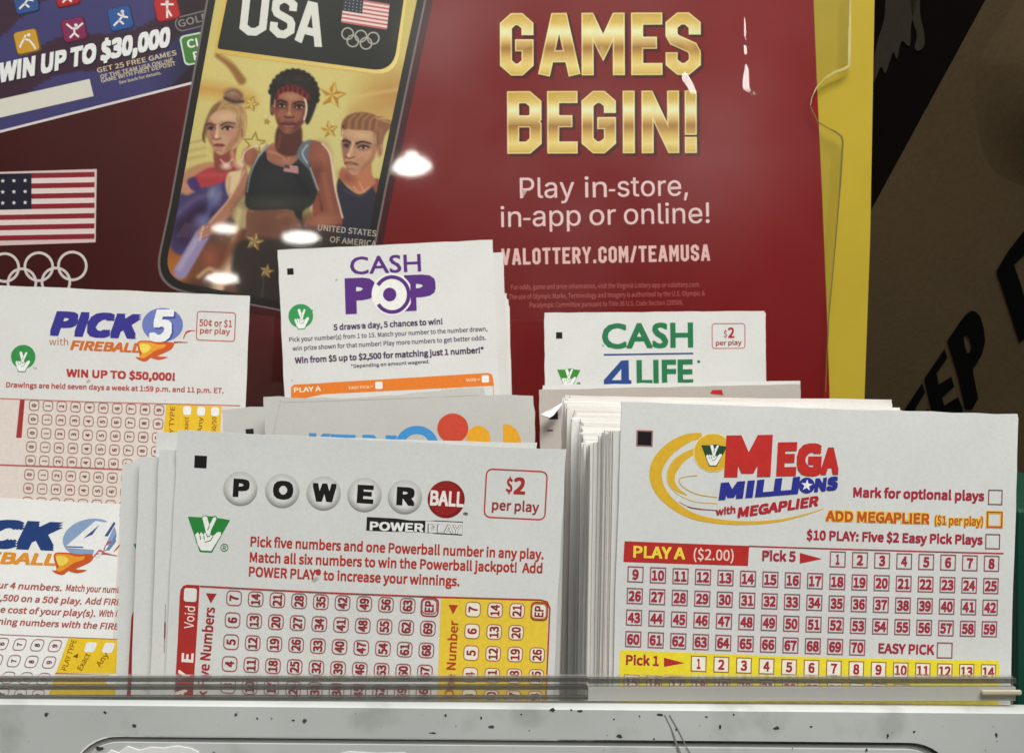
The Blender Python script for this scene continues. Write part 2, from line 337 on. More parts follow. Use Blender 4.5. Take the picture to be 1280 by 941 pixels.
class Print:
    def __init__(s, sheet, name, parent, mat): s.sh, s.name, s.parent, s.mat = sheet, name, parent, mat; s.V, s.F, s.C = [], [], []
    def col(s, c): return np.minimum(lin(c) / s.sh.E, .9)
    def raw(s, pts, faces, c, L, colf=None, dl=None):
        o = len(s.V); cc = s.col(c) if colf is None else None
        for i, q in enumerate(pts):
            u, v = s.sh.loc(q); s.V.append((u, s.sh.depth(u, v) - (L + (dl[i] if dl else 0)) * s.sh.eps, v)); s.C.append(cc if colf is None else s.col(colf(q)))
        s.F += [tuple(i + o for i in f) for f in faces]; return s
    def poly(s, pts, c, L=1, holes=(), smooth=False, colf=None):
        loops = [pts] + list(holes)
        if smooth: loops = [spline(l) for l in loops]
        flat = [q for l in loops for q in l]
        tri = tessellate_polygon([[Vector((q[0], q[1], 0)) for q in l] for l in loops])
        lim = 28 if (s.sh.bow or s.sh.curl) else 1e9; fl = [np.array(q, float) for q in flat]; out = []; todo = [tuple(t) for t in tri]
        while todo:
            a, b, d = todo.pop(); e = [np.linalg.norm(fl[a] - fl[b]), np.linalg.norm(fl[b] - fl[d]), np.linalg.norm(fl[d] - fl[a])]; m = int(np.argmax(e))
            if e[m] <= lim: out.append((a, b, d)); continue
            a, b, d = ((a, b, d), (b, d, a), (d, a, b))[m]; fl.append((fl[a] + fl[b]) / 2); k = len(fl) - 1; todo += [(a, k, d), (k, b, d)]
        return s.raw(fl, out, c, L, colf)
    def panel(s, quad, c, L=1, nx=10, ny=10, colf=None):
        a, b, d, e = [np.array(q, float) for q in quad]   # tl tr br bl
        P = [(a * (1 - i / nx) + b * i / nx) * (1 - j / ny) + (e * (1 - i / nx) + d * i / nx) * j / ny for j in range(ny + 1) for i in range(nx + 1)]
        Q = [(j * (nx + 1) + i, j * (nx + 1) + i + 1, (j + 1) * (nx + 1) + i + 1, (j + 1) * (nx + 1) + i) for j in range(ny) for i in range(nx)]
        return s.raw(P, Q, c, L, colf)
    def stroke(s, pts, w, c, L=1, closed=False, step=None, cap=0, smooth=False, colf=None):
        if smooth: pts = spline(pts, closed)
        V, Q = strip(pts, w, closed, cap, step); return s.raw(V, Q, c, L, colf)
    def ell(s, cx, cy, rx, ry, c, L=1, n=36, rot=0, colf=None, ring=None):
        a = [2 * math.pi * i / n for i in range(n)]; cr, sr = math.cos(rot), math.sin(rot)
        P = lambda f: [(cx + rx * f * math.cos(t) * cr - ry * f * math.sin(t) * sr, cy + rx * f * math.cos(t) * sr + ry * f * math.sin(t) * cr) for t in a]
        if ring: 
            f = 1 - ring / max(rx, ry); V = P(1) + P(f); Q = [(i, (i + 1) % n, n + (i + 1) % n, n + i) for i in range(n)]; return s.raw(V, Q, c, L, colf)
        V = [(cx, cy)] + P(.5) + P(1); Q = [(0, 1 + i, 1 + (i + 1) % n) for i in range(n)] + [(1 + i, 1 + n + i, 1 + n + (i + 1) % n, 1 + (i + 1) % n) for i in range(n)]
        return s.raw(V, Q, c, L, colf)
    def rbox(s, cx, cy, w, h, r, c, L=1, line=0, shear=0.0):
        """box aligned with the sheet; line>0 draws only its outline"""
        k = s.sh
        def ringp(w, h, r):
            o = []
            for (sx, sy, a0) in ((1, -1, -90), (1, 1, 0), (-1, 1, 90), (-1, -1, 180)):
                n = 4 if r > 0 else 1
                for i in range(n):
                    a = math.radians(a0 + (90 * i / (n - 1) if n > 1 else 45)); x = sx * (w / 2 - r) + (r * math.cos(a) if r > 0 else 0); y = sy * (h / 2 - r) + (r * math.sin(a) if r > 0 else 0)
                    x += -shear * y; o.append((cx + x * k.c - y * k.s, cy + x * k.s + y * k.c))
            return o
        if line:
            a, b = ringp(w, h, r), ringp(w - 2 * line, h - 2 * line, max(r - line, 0 if r == 0 else .3)); n = len(a)
            return s.raw(a + b, [(i, (i + 1) % n, n + (i + 1) % n, n + i) for i in range(n)], c, L)
        a = ringp(w, h, r); return s.raw([(cx, cy)] + a, [(0, 1 + i, 1 + (i + 1) % len(a)) for i in range(len(a))], c, L)
    def text(s, t, p0, p1, cap, c, L=2, bold=0.02, shear=0.0, up=None, colf=None, gap=1.0, font='sans'):
        v, f = text_mesh(t, bold, shear, gap, font); p0, p1 = np.array(p0, float), np.array(p1, float); d = p1 - p0
        n = np.array([d[1], -d[0]]) / np.linalg.norm(d) if up is None else np.array(up, float)
        return s.raw([p0 + d * a + n * cap * b for a, b, _ in v], f, c, L, colf, [q[2] for q in v])
    def ctext(s, t, x, y, w, cap, c, L=2, bold=.02, rot=0.0, maxw=None):
        """text centred on (x, y), rotated rot degrees clockwise relative to the sheet"""
        a = s.sh.th + math.radians(rot); d = np.array((math.cos(a), math.sin(a))); n = np.array((math.sin(a), -math.cos(a)))
        b = np.array((x, y)) - n * cap / 2
        return s.text(t, b - d * w / 2, b + d * w / 2, cap, c, L, bold)
    def block(s, t, p0, p1, cap, th, c, L=2, gap=.35, up=None, colf=None, boxes=None, grow=0, off=(0, 0), wmul=1.0):
        p0, p1 = np.array(p0, float), np.array(p1, float); d = p1 - p0; n = np.array([d[1], -d[0]]) / np.linalg.norm(d) if up is None else np.array(up, float)
        ws = [max(GL[ch][0] + .9, .85) if ch != ' ' else .9 for ch in t]; tot = sum(ws) + gap * (len(t) - 1); x = 0; off = np.array(off, float)
        dl = np.linalg.norm(d); du = d / dl
        for i, ch in enumerate(t):
            if boxes: x0, x1 = boxes[i]
            else: x0, x1 = x / tot, (x + ws[i]) / tot
            x += ws[i] + gap
            if ch == ' ': continue
            w = (x1 - x0) * dl; 
            for q, (pts, cl) in enumerate(GL[ch][1]):
                P = [((th / 2 + a * (w - th)) if ch not in 'I!.' else w / 2, th / 2 + b * (cap - th)) for a, b in pts]
                V, Q = strip(P, th + grow, bool(cl), (th + grow) / 2, 2.5 if colf else None)
                P2 = [p0 + du * (x0 * dl + a) + n * b + off for a, b in V]
                f = None
                if colf: f = (lambda q_: colf(q_, p0, du, n, cap))
                s.raw(P2, Q, c, L + q * .7, f, [i * .6 / len(P2) for i in range(len(P2))])
        return s
    def build(s):
        o = link_mesh(s.name, s.V, s.F, s.mat, s.parent or s.sh.root, None, s.C); return o

RED, DRED, GRN, YEL = (168, 48, 44), (150, 52, 50), (44, 130, 58), (228, 196, 62)
PBOX = (158, 96, 92)
def mascot(p, x, y, w, c, c2=None, L=3, line=True):
    """V of green with a white hand of crossed fingers; (x, y) top left, w wide; measured on a 216 wide drawing"""
    k = w / 216; th = p.sh.th; C, Sn = math.cos(th), math.sin(th)
    T = lambda pts: [(x + (a * C - b * Sn) * k, y + (a * Sn + b * C) * k) for a, b in pts]
    p.poly(T([(0, 14), (70, 14), (84, 2), (104, 6), (126, 6), (142, 2), (150, 12), (216, 20), (132, 190), (70, 190)]), c, L)
    hand = [(42, 104), (54, 90), (64, 104), (72, 88), (84, 104), (90, 90), (98, 96), (74, 16), (84, 6), (98, 10), (112, 52), (130, 12), (142, 8), (146, 18), (122, 76), (117, 100), (134, 106), (156, 84), (172, 84), (174, 98), (128, 182), (76, 182), (54, 148)]
    p.poly(T(hand), (236, 238, 232), L + 1)
    for l in ([(54, 148), (46, 122)], [(66, 106), (72, 128)], [(86, 106), (90, 126)], [(98, 96), (106, 112), (118, 104)], [(112, 52), (104, 78)], [(92, 140), (120, 130), (134, 108)]):
        p.stroke(T(l), 4.5 * k, c, L + 2)
def grid(p, x0, y0, dx, dy, cols, rows, label, size, round_, rot, cap, box=PBOX, num=DRED, fill=None, L=2, line=1.3, wdig=None, bold=.045, shear=0):
    for c in range(cols):
        for r in range(rows):
            t = label(c, r)
            if t is None: continue
            x = x0 + dx[0] * c + dy[0] * r; y = y0 + dx[1] * c + dy[1] * r
            if fill: p.rbox(x, y, size[0], size[1], round_, fill, L, 0, shear)
            p.rbox(x, y, size[0], size[1], round_, box, L + 1, line, shear)
            if t: p.ctext(t, x, y, (cap * .62) * (1 if len(t) == 1 else 1.95) * (1 if t[0] != '1' or len(t) > 1 else .6), cap, num, L + 2, bold, rot)

# ================================================================== SETTING: the dispenser the slips stand in
D_P = .200
kp = D_P / F
X = lambda px: (px - CX) * kp
Z = lambda py: -(py - CY) * kp
rack = bpy.data.objects.new('slip_dispenser', None); COL.objects.link(rack); rack.matrix_world = RW
prop(rack, 'scuffed white metal dispenser front with a rounded groove, below the slips', 'dispenser')
def rounded(x0, x1, z0, z1, r, n=10):
    o = []
    for (cx, cz, a0) in ((x1 - r, z1 - r, 0), (x0 + r, z1 - r, 90), (x0 + r, z0 + r, 180), (x1 - r, z0 + r, 270)):
        o += [(cx + r * math.cos(math.radians(a0 + 90 * i / n)), cz + r * math.sin(math.radians(a0 + 90 * i / n))) for i in range(n + 1)]
    return o
def slab(name, outer, hole, y0, y1, mat, parent, tilt=None):
    loops = [outer] + ([hole] if hole else []); flat = [q for l in loops for q in l]; n = len(flat)
    tri = tessellate_polygon([[Vector((a, b, 0)) for a, b in l] for l in loops])
    V = [(a, y0, b) for a, b in flat] + [(a, y1, b) for a, b in flat]; Q = [tuple(t) for t in tri] + [tuple(i + n for i in reversed(t)) for t in tri]
    o = 0
    for l in loops:
        m = len(l)
        for i in range(m): a, b = o + i, o + (i + 1) % m; Q.append((a, b, b + n, a + n))
        o += m
    if tilt: V = [tilt(v) for v in V]
    return link_mesh(name, V, Q, mat, parent)
# the groove runs very slightly downhill to the right, as the panel does
slope = lambda v: (v[0], v[1], v[2] - (v[0] - X(150)) * .009)
GO = rounded(X(88), X(1192), Z(1500), Z(916), .0095); GI = rounded(X(97), X(1183), Z(1492), Z(925), .0085)
FO = [(X(-520), Z(1560)), (X(1560), Z(1560)), (X(1560), Z(879)), (X(-520), Z(879))]
fp = slab('front_panel', FO, GO, D_P - .0012, D_P + .004, METAL, rack, slope); fp['label'] = 'white metal front with dark specks and scratches'
V, Q = [], []; re_ = .0007
for px in np.linspace(-520, 1560, 40):
    for i in range(9): a = math.pi * i / 8; V.append(slope((X(px), D_P + .00142 - .0026 * math.cos(a), Z(879) - .0002 + re_ * math.sin(a))))
for j in range(39):
    for i in range(8): a = j * 9 + i; Q.append((a, a + 1, a + 10, a + 9))
link_mesh('rolled_edge', V, Q, METAL, rack, None, None, None, True)
slab('groove_bed', [(a * 1.002, b * 1.01) for a, b in GO], None, D_P - .0005, D_P + .0001, GROOVE, rack, slope)
ip = slab('inner_plate', GI, None, D_P - .0011, D_P - .0004, METAL, rack, slope)
# chips, specks and scratches on the front
def chips(name, lst, y, mat):
    V, Q = [], []
    for (px, py, w, h, seed) in lst:
        w, h = w * .85, h * .8
        r = random.Random(seed); n = 9; o = len(V)
        V.append(slope((X(px), y, Z(py))))
        for i in range(n):
            a = 2 * math.pi * i / n; f = r.uniform(.55, 1.15); q = slope((X(px + w / 2 * f * math.cos(a)), y, Z(py + h / 2 * f * math.sin(a)))); V.append(q)
        Q += [(o, o + 1 + i, o + 1 + (i + 1) % n) for i in range(n)]
    return link_mesh(name, V, Q, mat, rack)
sp = [(772, 911, 11, 6, 1), (822, 884, 9, 5, 2), (967, 899, 12, 6, 3), (897, 899, 5, 8, 4), (723, 880, 8, 4, 5), (712, 879, 4, 3, 6), (689, 879, 11, 8, 7), (322, 893, 4, 4, 8), (340, 893, 3, 2.5, 9), (367, 895, 5, 3.5, 10),
      (556, 887, 4, 5, 11), (600, 890, 4, 5, 12), (1138, 902, 5, 4, 13), (1079, 925, 5, 4, 14), (843, 902, 5, 4, 15), (815, 914, 4, 3, 16), (133, 887, 5, 5, 17), (880, 886, 5, 3, 18), (650, 885, 3, 3, 19), (914, 875 + 8, 3, 3, 20), (797, 886, 3, 3, 21), (1105, 908, 4, 9, 22), (1240, 905, 4, 9, 23), (765, 890, 3, 3, 24), (540, 909, 12, 2.5, 25), (126, 932, 14, 7, 26), (1010, 897, 5, 3, 27), (660, 905, 2.5, 2.5, 28)]
r_ = random.Random(5)
sp += [(r_.uniform(520, 1270), r_.uniform(884, 938), *(lambda q: (q, q * .8))(r_.uniform(1, 2.4)), 100 + i) for i in range(24)]
sp += [(r_.uniform(-20, 520), r_.uniform(884, 938), *(lambda q: (q, q * .8))(r_.uniform(.8, 1.8)), 200 + i) for i in range(10)]
chips('paint_chip', sp, D_P - .00126, DIRT)
V, Q = strip([(828, 884), (836, 900), (841, 915), (852, 945), (858, 970)], [1.2, 2.4, 3.2, 4, 4], False, 0, 6)
V2, Q2 = strip([(834, 884), (846, 905), (856, 925), (868, 945)], [1.5, 1.5, 1.2, 1], False, 0, 6)
link_mesh('scratch', [slope((X(a), D_P - .00128, Z(b))) for a, b in V + V2], Q + [tuple(i + len(V) for i in q) for q in Q2], plain('scratch_grey', (.20, .20, .20), .6), rack)
# torn remains of a label on the inner plate
tn = [(132, 941), (140, 934), (150, 937), (161, 929), (176, 934), (190, 930), (206, 931), (222, 928), (240, 931), (250, 936), (246, 950), (130, 950)]
slab('torn_sticker', [slope((X(a), 0, Z(b)))[::2] for a, b in tn], None, D_P - .0013, D_P - .0009, PAPER_W, rack)
slab('torn_sticker', [slope((X(a), 0, Z(b)))[::2] for a, b in [(420, 948), (424, 936), (436, 933), (470, 935), (506, 934), (512, 941), (510, 950)]], None, D_P - .0012, D_P - .0009, PAPER_W, rack)
# hidden tray: floor, steps and end walls carry the slips
zf = -.235
steps = [(-.115, .165, .2045, .218, zf, zf + .0), ]
boxes('tray_floor', [(-.14, .19, .2045, .43, zf - .004, zf)], METAL, rack)
boxes('tray_wall', [(-.144, -.14, .2045, .43, zf - .004, -.09)], METAL, rack)
boxes('tray_wall', [(.1905, .1945, .2045, .43, zf - .004, -.09)], METAL, rack)

# clear lips along the top of the front
lip = bpy.data.objects.new('clear_lip', None); COL.objects.link(lip); lip.matrix_world = RW
prop(lip, 'long ridged clear acrylic strip across the bottom of the left slips', 'acrylic strip')
YL = D_P + .0012
boxes('strip_face', [(X(-520), X(736), YL + .001, YL + .002, Z(884), Z(848.6))], LIP_CLEAR, lip)
for (a, b) in ((848.4, 853.4), (858.6, 863.4), (872.0, 875.6)):
    boxes('ridge', [(X(-520), X(736), YL - .0004, YL + .0008, Z(b), Z(a))], LIP_EDGE, lip)
lip2 = bpy.data.objects.new('clear_lip', None); COL.objects.link(lip2); lip2.matrix_world = RW
prop(lip2, 'hazy clear acrylic strip across the bottom of the yellow number row at right', 'acrylic strip')
boxes('strip_face', [(X(737), X(1276), YL + .001, YL + .002, Z(884), Z(849))], LIP_CLEAR, lip2)
boxes('ridge', [(X(737), X(1274), YL - .0004, YL + .0008, Z(855.5), Z(849.5))], LIP_EDGE, lip2)
boxes('hazy_band', [(X(737), X(1274), YL - .0002, YL + .0008, Z(877.5), Z(860.5))], LIP_BAND, lip2)
pk = boxes('plastic_peg', [(X(1228), X(1278), YL - .0012, YL - .0005, Z(869), Z(862.5))], plain('ivory_plastic', (.50, .45, .32), .35), None, RW, .0003)
prop(pk, 'small ivory plastic peg stuck at the right end of the clear strip', 'peg')

# ================================================================== yellow board, red poster, clear cover
D_B = .4125
def poly_slab(name, pts_px, D0, D1, mat, parent=None, bevel=0, mats=None):
    """outline measured at depth D0, extruded back to D1"""
    pts = [((a - CX) * D0 / F, -(b - CY) * D0 / F) for a, b in pts_px]; n = len(pts)
    tri = tessellate_polygon([[Vector((a, b, 0)) for a, b in pts]])
    V = [(a, D0, b) for a, b in pts] + [(a, D1, b) for a, b in pts]; Q = [tuple(t) for t in tri] + [tuple(i + n for i in reversed(t)) for t in tri]; nt_ = len(Q)
    for i in range(n): j = (i + 1) % n; Q.append((i, j, j + n, i + n))
    return link_mesh(name, V, Q, mats or mat, parent, None if parent else RW, None, [0] * nt_ + [1] * n if mats else None)
yb = poly_slab('yellow_board', [(-160, -260), (1094, -260), (1089.5, 0), (1084, 300), (1077, 495), (1072, 900), (-160, 900)], D_B, D_B + .004, YELLOW)
bv = yb.modifiers.new('bevel', 'BEVEL'); bv.width = .0012; bv.segments = 3; bv.limit_method = 'ANGLE'; bv.angle_limit = math.radians(50)
prop(yb, 'bright yellow display board standing behind the red poster', 'display board')
D_S = .4085
EP = .86
ps = Sheet(.411, (-120, -240), 0, 0, 0, EP, 2.5e-5)
# --- the card itself, deep red, darker at left and lighter near the right
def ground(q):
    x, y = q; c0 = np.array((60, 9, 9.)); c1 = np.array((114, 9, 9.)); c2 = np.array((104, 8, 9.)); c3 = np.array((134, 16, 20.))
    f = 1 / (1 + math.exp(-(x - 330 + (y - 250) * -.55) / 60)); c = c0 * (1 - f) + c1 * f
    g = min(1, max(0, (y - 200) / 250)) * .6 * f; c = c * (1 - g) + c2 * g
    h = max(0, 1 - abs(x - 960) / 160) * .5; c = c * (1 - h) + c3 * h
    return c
card = ps.part('card_tmp', None, POSTER_INK); ED = [(1014, -240), (1017, 0), (1021, 100), (1028, 250), (1034, 400), (1037, 495), (1048, 900)]
def edge_x(y):
    for (x0, y0), (x1, y1) in zip(ED, ED[1:]):
        if y <= y1: return x0 + (x1 - x0) * (y - y0) / (y1 - y0)
    return ED[-1][0]
nx, ny = 64, 60; Vv, Qq, Cc = [], [], []
for b in (0, 1):
    for j in range(ny + 1):
        y = -240 + 1140 * j / ny
        for i in range(nx + 1):
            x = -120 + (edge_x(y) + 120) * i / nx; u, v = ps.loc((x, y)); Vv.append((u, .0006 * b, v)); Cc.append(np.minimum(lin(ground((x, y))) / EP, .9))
o_ = (nx + 1) * (ny + 1)
for j in range(ny):
    for i in range(nx):
        a = j * (nx + 1) + i; Qq += [(a, a + nx + 1, a + nx + 2, a + 1), (o_ + a, o_ + a + 1, o_ + a + nx + 2, o_ + a + nx + 1)]
for j in range(ny): a = j * (nx + 1) + nx; Qq.append((a, a + nx + 1, o_ + a + nx + 1, o_ + a)); a = j * (nx + 1); Qq.append((a, o_ + a, o_ + a + nx + 1, a + nx + 1))
for i in range(nx): Qq.append((i, i + 1, o_ + i + 1, o_ + i)); a = ny * (nx + 1) + i; Qq.append((a, o_ + a, o_ + a + 1, a + 1))
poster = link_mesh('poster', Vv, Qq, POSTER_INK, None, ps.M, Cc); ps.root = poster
prop(poster, 'dark red advertising poster with gold lettering and a phone picture', 'poster')
PP = lambda n, parent=None: ps.part(n, parent, POSTER_INK)

# --- headline
GOLD = [(0, (196, 160, 62)), (.14, (205, 172, 82)), (.30, (246, 236, 188)), (.44, (214, 184, 112)), (.56, (160, 112, 48)), (.70, (206, 172, 92)), (.84, (232, 208, 132)), (1, (204, 170, 76))]
def goldc(t):
    t = min(1, max(0, t))
    for (a, c), (b, d) in zip(GOLD, GOLD[1:]):
        if t <= b: f = (t - a) / (b - a); return np.array(c) * (1 - f) + np.array(d) * f
    return np.array(GOLD[-1][1])
def gold(q, p0, du, n, cap): return goldc(1 - (np.dot(np.array(q) - p0, n)) / cap)
pale = lambda q, p0, du, n, cap: np.minimum(255, goldc(1 - (np.dot(np.array(q) - p0, n)) / cap) * .45 + np.array((250, 236, 186)) * .55)
h = PP('headline'); GA = [(625, 667), (674, 724), (727, 781), (789, 828), (832, 876)]; BE = [(634, 677), (684, 722), (727, 770), (777, 795), (802, 849), (856, 871)]
for word, bx, yb_, cap in (('GAMES', GA, 95, 78), ('BEGIN!', BE, 192.5, 78)):
    x0, x1 = bx[0][0], bx[-1][1]; bb = [((a - x0) / (x1 - x0), (b - x0) / (x1 - x0)) for a, b in bx]
    h.block(word, (x0, yb_), (x1, yb_ - 1), cap, 15, (70, 8, 14), 2, boxes=bb, grow=1.5, off=(3.2, 2.6))
    h.block(word, (x0, yb_), (x1, yb_ - 1), cap, 15, None, 4, boxes=bb, colf=pale)
    h.block(word, (x0, yb_), (x1, yb_ - 1), cap, 15, None, 6, boxes=bb, colf=gold, grow=-3.4)
h.build()
sl = PP('slogan'); PW = (236, 196, 196)
for t, a, b, y in (('Play', 650, 718, 248), ('in', 731, 758.5, 247), ('store,', 772, 860, 246), ('in', 626, 651.5, 284), ('app', 666, 726, 283), ('or', 737, 770, 281.5), ('online!', 780, 887, 280.5)): sl.text(t, (a, y), (b, y - (b - a) * .016), 25.5, PW, 2, .004, font='grot')
for a, b, y in ((761, 769, 238), (654, 663, 274)): sl.stroke([(a, y), (b, y - .1)], 2.6, PW, 2)
sl.build()
wa = PP('web_address'); wa.block('VALOTTERY.COM/TEAMUSA', (627, 331.5), (887.5, 326), 20.5, 3.6, (226, 186, 182), 2, gap=.45); wa.build()
fpn = PP('fine_print'); FC = (176, 92, 88)
fpn.text('For odds, game and prize information, visit the Virginia Lottery app or valottery.com.', (639, 362), (875, 358.5), 6, FC, 2, .01)
fpn.text('The use of Olympic Marks, Terminology and Imagery is authorized by the U.S. Olympic &', (636, 374), (881, 369.5), 6, FC, 2, .01)
fpn.text('Paralympic Committee pursuant to Title 36 U.S. Code Section 220506.', (662, 384.5), (854, 381), 6, FC, 2, .01); fpn.build()
# --- left: entry ticket graphic
tk = PP('ticket_graphic'); tb = lambda x: 158.5 - (x - 25) * .2535
TP = lambda q: np.array((58, 34, 52)) if math.sin((q[0] * .5 + q[1] * 1.0) / 16 + math.sin(q[0] / 38) * 1.2) > .1 else np.array((62, 58, 108))
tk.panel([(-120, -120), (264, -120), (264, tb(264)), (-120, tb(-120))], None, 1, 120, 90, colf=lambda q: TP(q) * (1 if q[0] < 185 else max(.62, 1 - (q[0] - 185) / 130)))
tk.stroke([(-120, tb(-120)), (243, tb(243))], 3, (215, 205, 208), 2)
tk.poly([(-20, 129), (112, 99), (117, 120.5), (-20, 152)], (212, 208, 198), 3)
for o_x, o_y, c, L in ((1.6, 1.8, (28, 24, 40), 3), (0, 0, (226, 226, 228), 5)): tk.text('WIN UP TO $30,000', (-2 + o_x, 104.5 + o_y), (212 + o_x, 58.5 + o_y), 25, c, L, .075, up=(.06, -1))
for t, a, b, cp in (('GET 25 FREE GAMES', (122, 91.5), (221, 69), 6), ('OF THE TEAM USA ONLINE', (126, 99), (217, 77.5), 5), ('GAME WITH FIRST DEPOSIT', (127, 104), (220, 82), 5), ('See back for details.', (149, 105.5), (202, 93), 3.6)):
    tk.text(t, a, b, cp, (205, 190, 160), 3, .02)
tk.build()
def rrect(cx, cy, w, h, r, ang):
    c, s_ = math.cos(ang), math.sin(ang); o = []
    for (sx, sy, a0) in ((1, -1, -90), (1, 1, 0), (-1, 1, 90), (-1, -1, 180)):
        for i in range(5):
            t = math.radians(a0 + 22.5 * i); x = sx * (w / 2 - r) + r * math.cos(t); y = sy * (h / 2 - r) + r * math.sin(t); o.append((cx + x * c - y * s_, cy + x * s_ + y * c))
    return o
FIGS = [[[(-9, 6), (-4, -4), (3, -2), (8, 4), (10, 8)], [(-4, -4), (-2, -8)]], [[(-9, -7), (-3, -2), (3, -2), (10, -8)], [(0, -2), (0, 4), (-5, 9)], [(0, 4), (5, 8)]], [[(-8, 8), (-2, 2), (2, -3), (8, -2)], [(2, -3), (-3, -6)], [(-2, 2), (3, 6)], [(2, -8), (3, -5)]], [[(0, -10), (0, 10)], [(-7, -6), (7, -6)], [(0, 0), (5, 8)]]]
for k, (x, y, c, f) in enumerate(((34, 53, (196, 148, 44), 0), (93, 38, (128, 34, 82), 1), (151, 24, (44, 84, 150), 2), (209, 12, (178, 30, 34), 3), (84, -6, (170, 26, 40), 1), (33, 3, (48, 80, 140), 2))):
    ic = PP('sport_icon'); dark = tuple(int(v * .55) for v in c)
    ic.poly(rrect(x, y, 31, 30, 5, -.22), dark, 4); ic.poly(rrect(x - .6, y - .8, 28, 27, 4, -.22), c, 5)
    for l in FIGS[f]: ic.stroke([(x + a, y + b) for a, b in l], 2.4, (232, 224, 222), 6, cap=1)
    ic.ell(x + (2 if f != 3 else 0), y - 9 + (3 if f == 1 else 0), 2.2, 2.2, (232, 224, 222), 6, 10); ic.build()
gp = PP('gold_badge'); gp.poly(rrect(248, 25, 60, 19, 9, -.25), (120, 112, 112), 4); gp.poly(rrect(248, 25, 57, 16, 8, -.25), (46, 32, 40), 5); gp.text('GOLD', (224, 35), (262, 25), 9, (140, 130, 130), 6, .02); gp.build()
gb = PP('club_badge'); gb.poly(rrect(250, 60, 46, 38, 6, -.2), (200, 212, 196), 4); gb.poly(rrect(250, 60, 42, 34, 5, -.2), (66, 122, 52), 5); gb.text('CLUB', (235, 61), (275, 53), 10.5, (230, 235, 226), 6, .03); gb.text('PASS', (243, 76), (278, 69), 10.5, (230, 235, 226), 6, .03); gb.build()
# --- left: flag and rings
fl = PP('flag_emblem'); fx = lambda y: 0
fq = lambda x, y: (x, y - (x - 25) * .02)
fl.poly([fq(-40, 215), fq(121, 213.5), (119.5, 303), fq(-40, 307)], (214, 190, 190), 2)
for i in range(13):
    y0 = 217.0 + (300.5 - 217.0) * i / 13; y1 = 217.0 + (300.5 - 217.0) * (i + 1) / 13
    fl.poly([fq(-38, y0), fq(118.2, y0), fq(118.2 - .02 * i, y1), fq(-38, y1)], (134, 30, 44) if i % 2 == 0 else (224, 208, 206), 3)
fl.poly([fq(-38, 217), fq(39.5, 217), fq(39.5, 262), fq(-38, 262)], (28, 26, 44), 4)
for j in range(3):
    for i in range(3): 
        x, y = fq(31.5 - i * 14, 226 + j * 13.8); fl.poly([(x + (2.8 if a % 2 == 0 else 1.2) * math.sin(a * math.pi / 5), y - (2.8 if a % 2 == 0 else 1.2) * math.cos(a * math.pi / 5)) for a in range(10)], (225, 220, 225), 5)
fl.build()
rg = PP('rings_emblem')
for i, (x, y) in enumerate(((6, 334.5), (48.5, 333.5), (90.5, 332.5), (27.5, 353.5), (70, 352.5))): rg.ell(x, y, 19, 19, (214, 204, 202), 2 + i * .4, 40, ring=3.2)
rg.build()
# --- the phone graphic
phone = PP('phone_graphic'); 
def roundpoly(c, rads, n=8):
    o = []; m = len(c)
    for i in range(m):
        p, a, b = np.array(c[i], float), np.array(c[i - 1], float), np.array(c[(i + 1) % m], float); r = rads[i]
        ua, ub = (a - p) / np.linalg.norm(a - p), (b - p) / np.linalg.norm(b - p); s0, s1 = p + ua * r, p + ub * r
        for k in range(n + 1): t = k / n; o.append(tuple((1 - t) ** 2 * s0 + 2 * t * (1 - t) * p + t * t * s1))
    return o
OUT = [(287, -150), (564, -150), (533, 0), (484, 233), (450, 408), (190, 358), (212, 255), (258, 0)]
rad = [10, 10, .1, .1, 30, 42, .1, .1]
def inset(pts, d):
    c = []; m = len(pts)
    for i in range(m):
        p, a, b = np.array(pts[i], float), np.array(pts[i - 1], float), np.array(pts[(i + 1) % m], float)
        e0, e1 = (p - a) / np.linalg.norm(p - a), (b - p) / np.linalg.norm(b - p); n0, n1 = np.array((-e0[1], e0[0])), np.array((-e1[1], e1[0]))
        nn = n0 + n1; c.append(tuple(p + nn * d * 2 / (nn @ nn)))
    return c
sg = 1
phone.poly([(x + 4, y + 6) for x, y in roundpoly(inset(OUT, -3), rad)], (62, 10, 18), 6)
phone.poly(roundpoly(OUT, rad), (112, 100, 100), 8); phone.poly(roundpoly(inset(OUT, 2.6), rad), (30, 27, 25), 10)
pho = phone.build()
# ------------------------------------------------ painted picture on the phone's screen (soft airbrush, one vertex per photo pixel)
X0, X1, Y0, Y1, ST = 198, 538, -14, 402, 1.0
gx = np.arange(X0, X1 + .1, ST); gy = np.arange(Y0, Y1 + .1, ST); GX, GY = np.meshgrid(gx, gy)
IM = np.empty(GX.shape + (3,)); IM[:] = (212, 192, 112)
def sdist(P, X_, Y_):
    P = np.array(P); n = len(P); d = np.full(X_.shape, 1e9); inside = np.zeros(X_.shape, bool)
    for i in range(n):
        a, b = P[i], P[(i + 1) % n]; e = b - a; L2 = e @ e + 1e-9; t = np.clip(((X_ - a[0]) * e[0] + (Y_ - a[1]) * e[1]) / L2, 0, 1)
        d = np.minimum(d, (X_ - a[0] - t * e[0]) ** 2 + (Y_ - a[1] - t * e[1]) ** 2)
        c = ((a[1] > Y_) != (b[1] > Y_)); xs = a[0] + (Y_ - a[1]) * e[0] / (e[1] if abs(e[1]) > 1e-9 else 1e-9); inside ^= c & (X_ < xs)
    d = np.sqrt(d); return np.where(inside, -d, d)
def crop(xs, ys, m):
    i0, i1 = max(0, int((min(xs) - m - X0) / ST)), min(len(gx), int((max(xs) + m - X0) / ST) + 2); j0, j1 = max(0, int((min(ys) - m - Y0) / ST)), min(len(gy), int((max(ys) + m - Y0) / ST) + 2)
    return slice(j0, j1), slice(i0, i1)
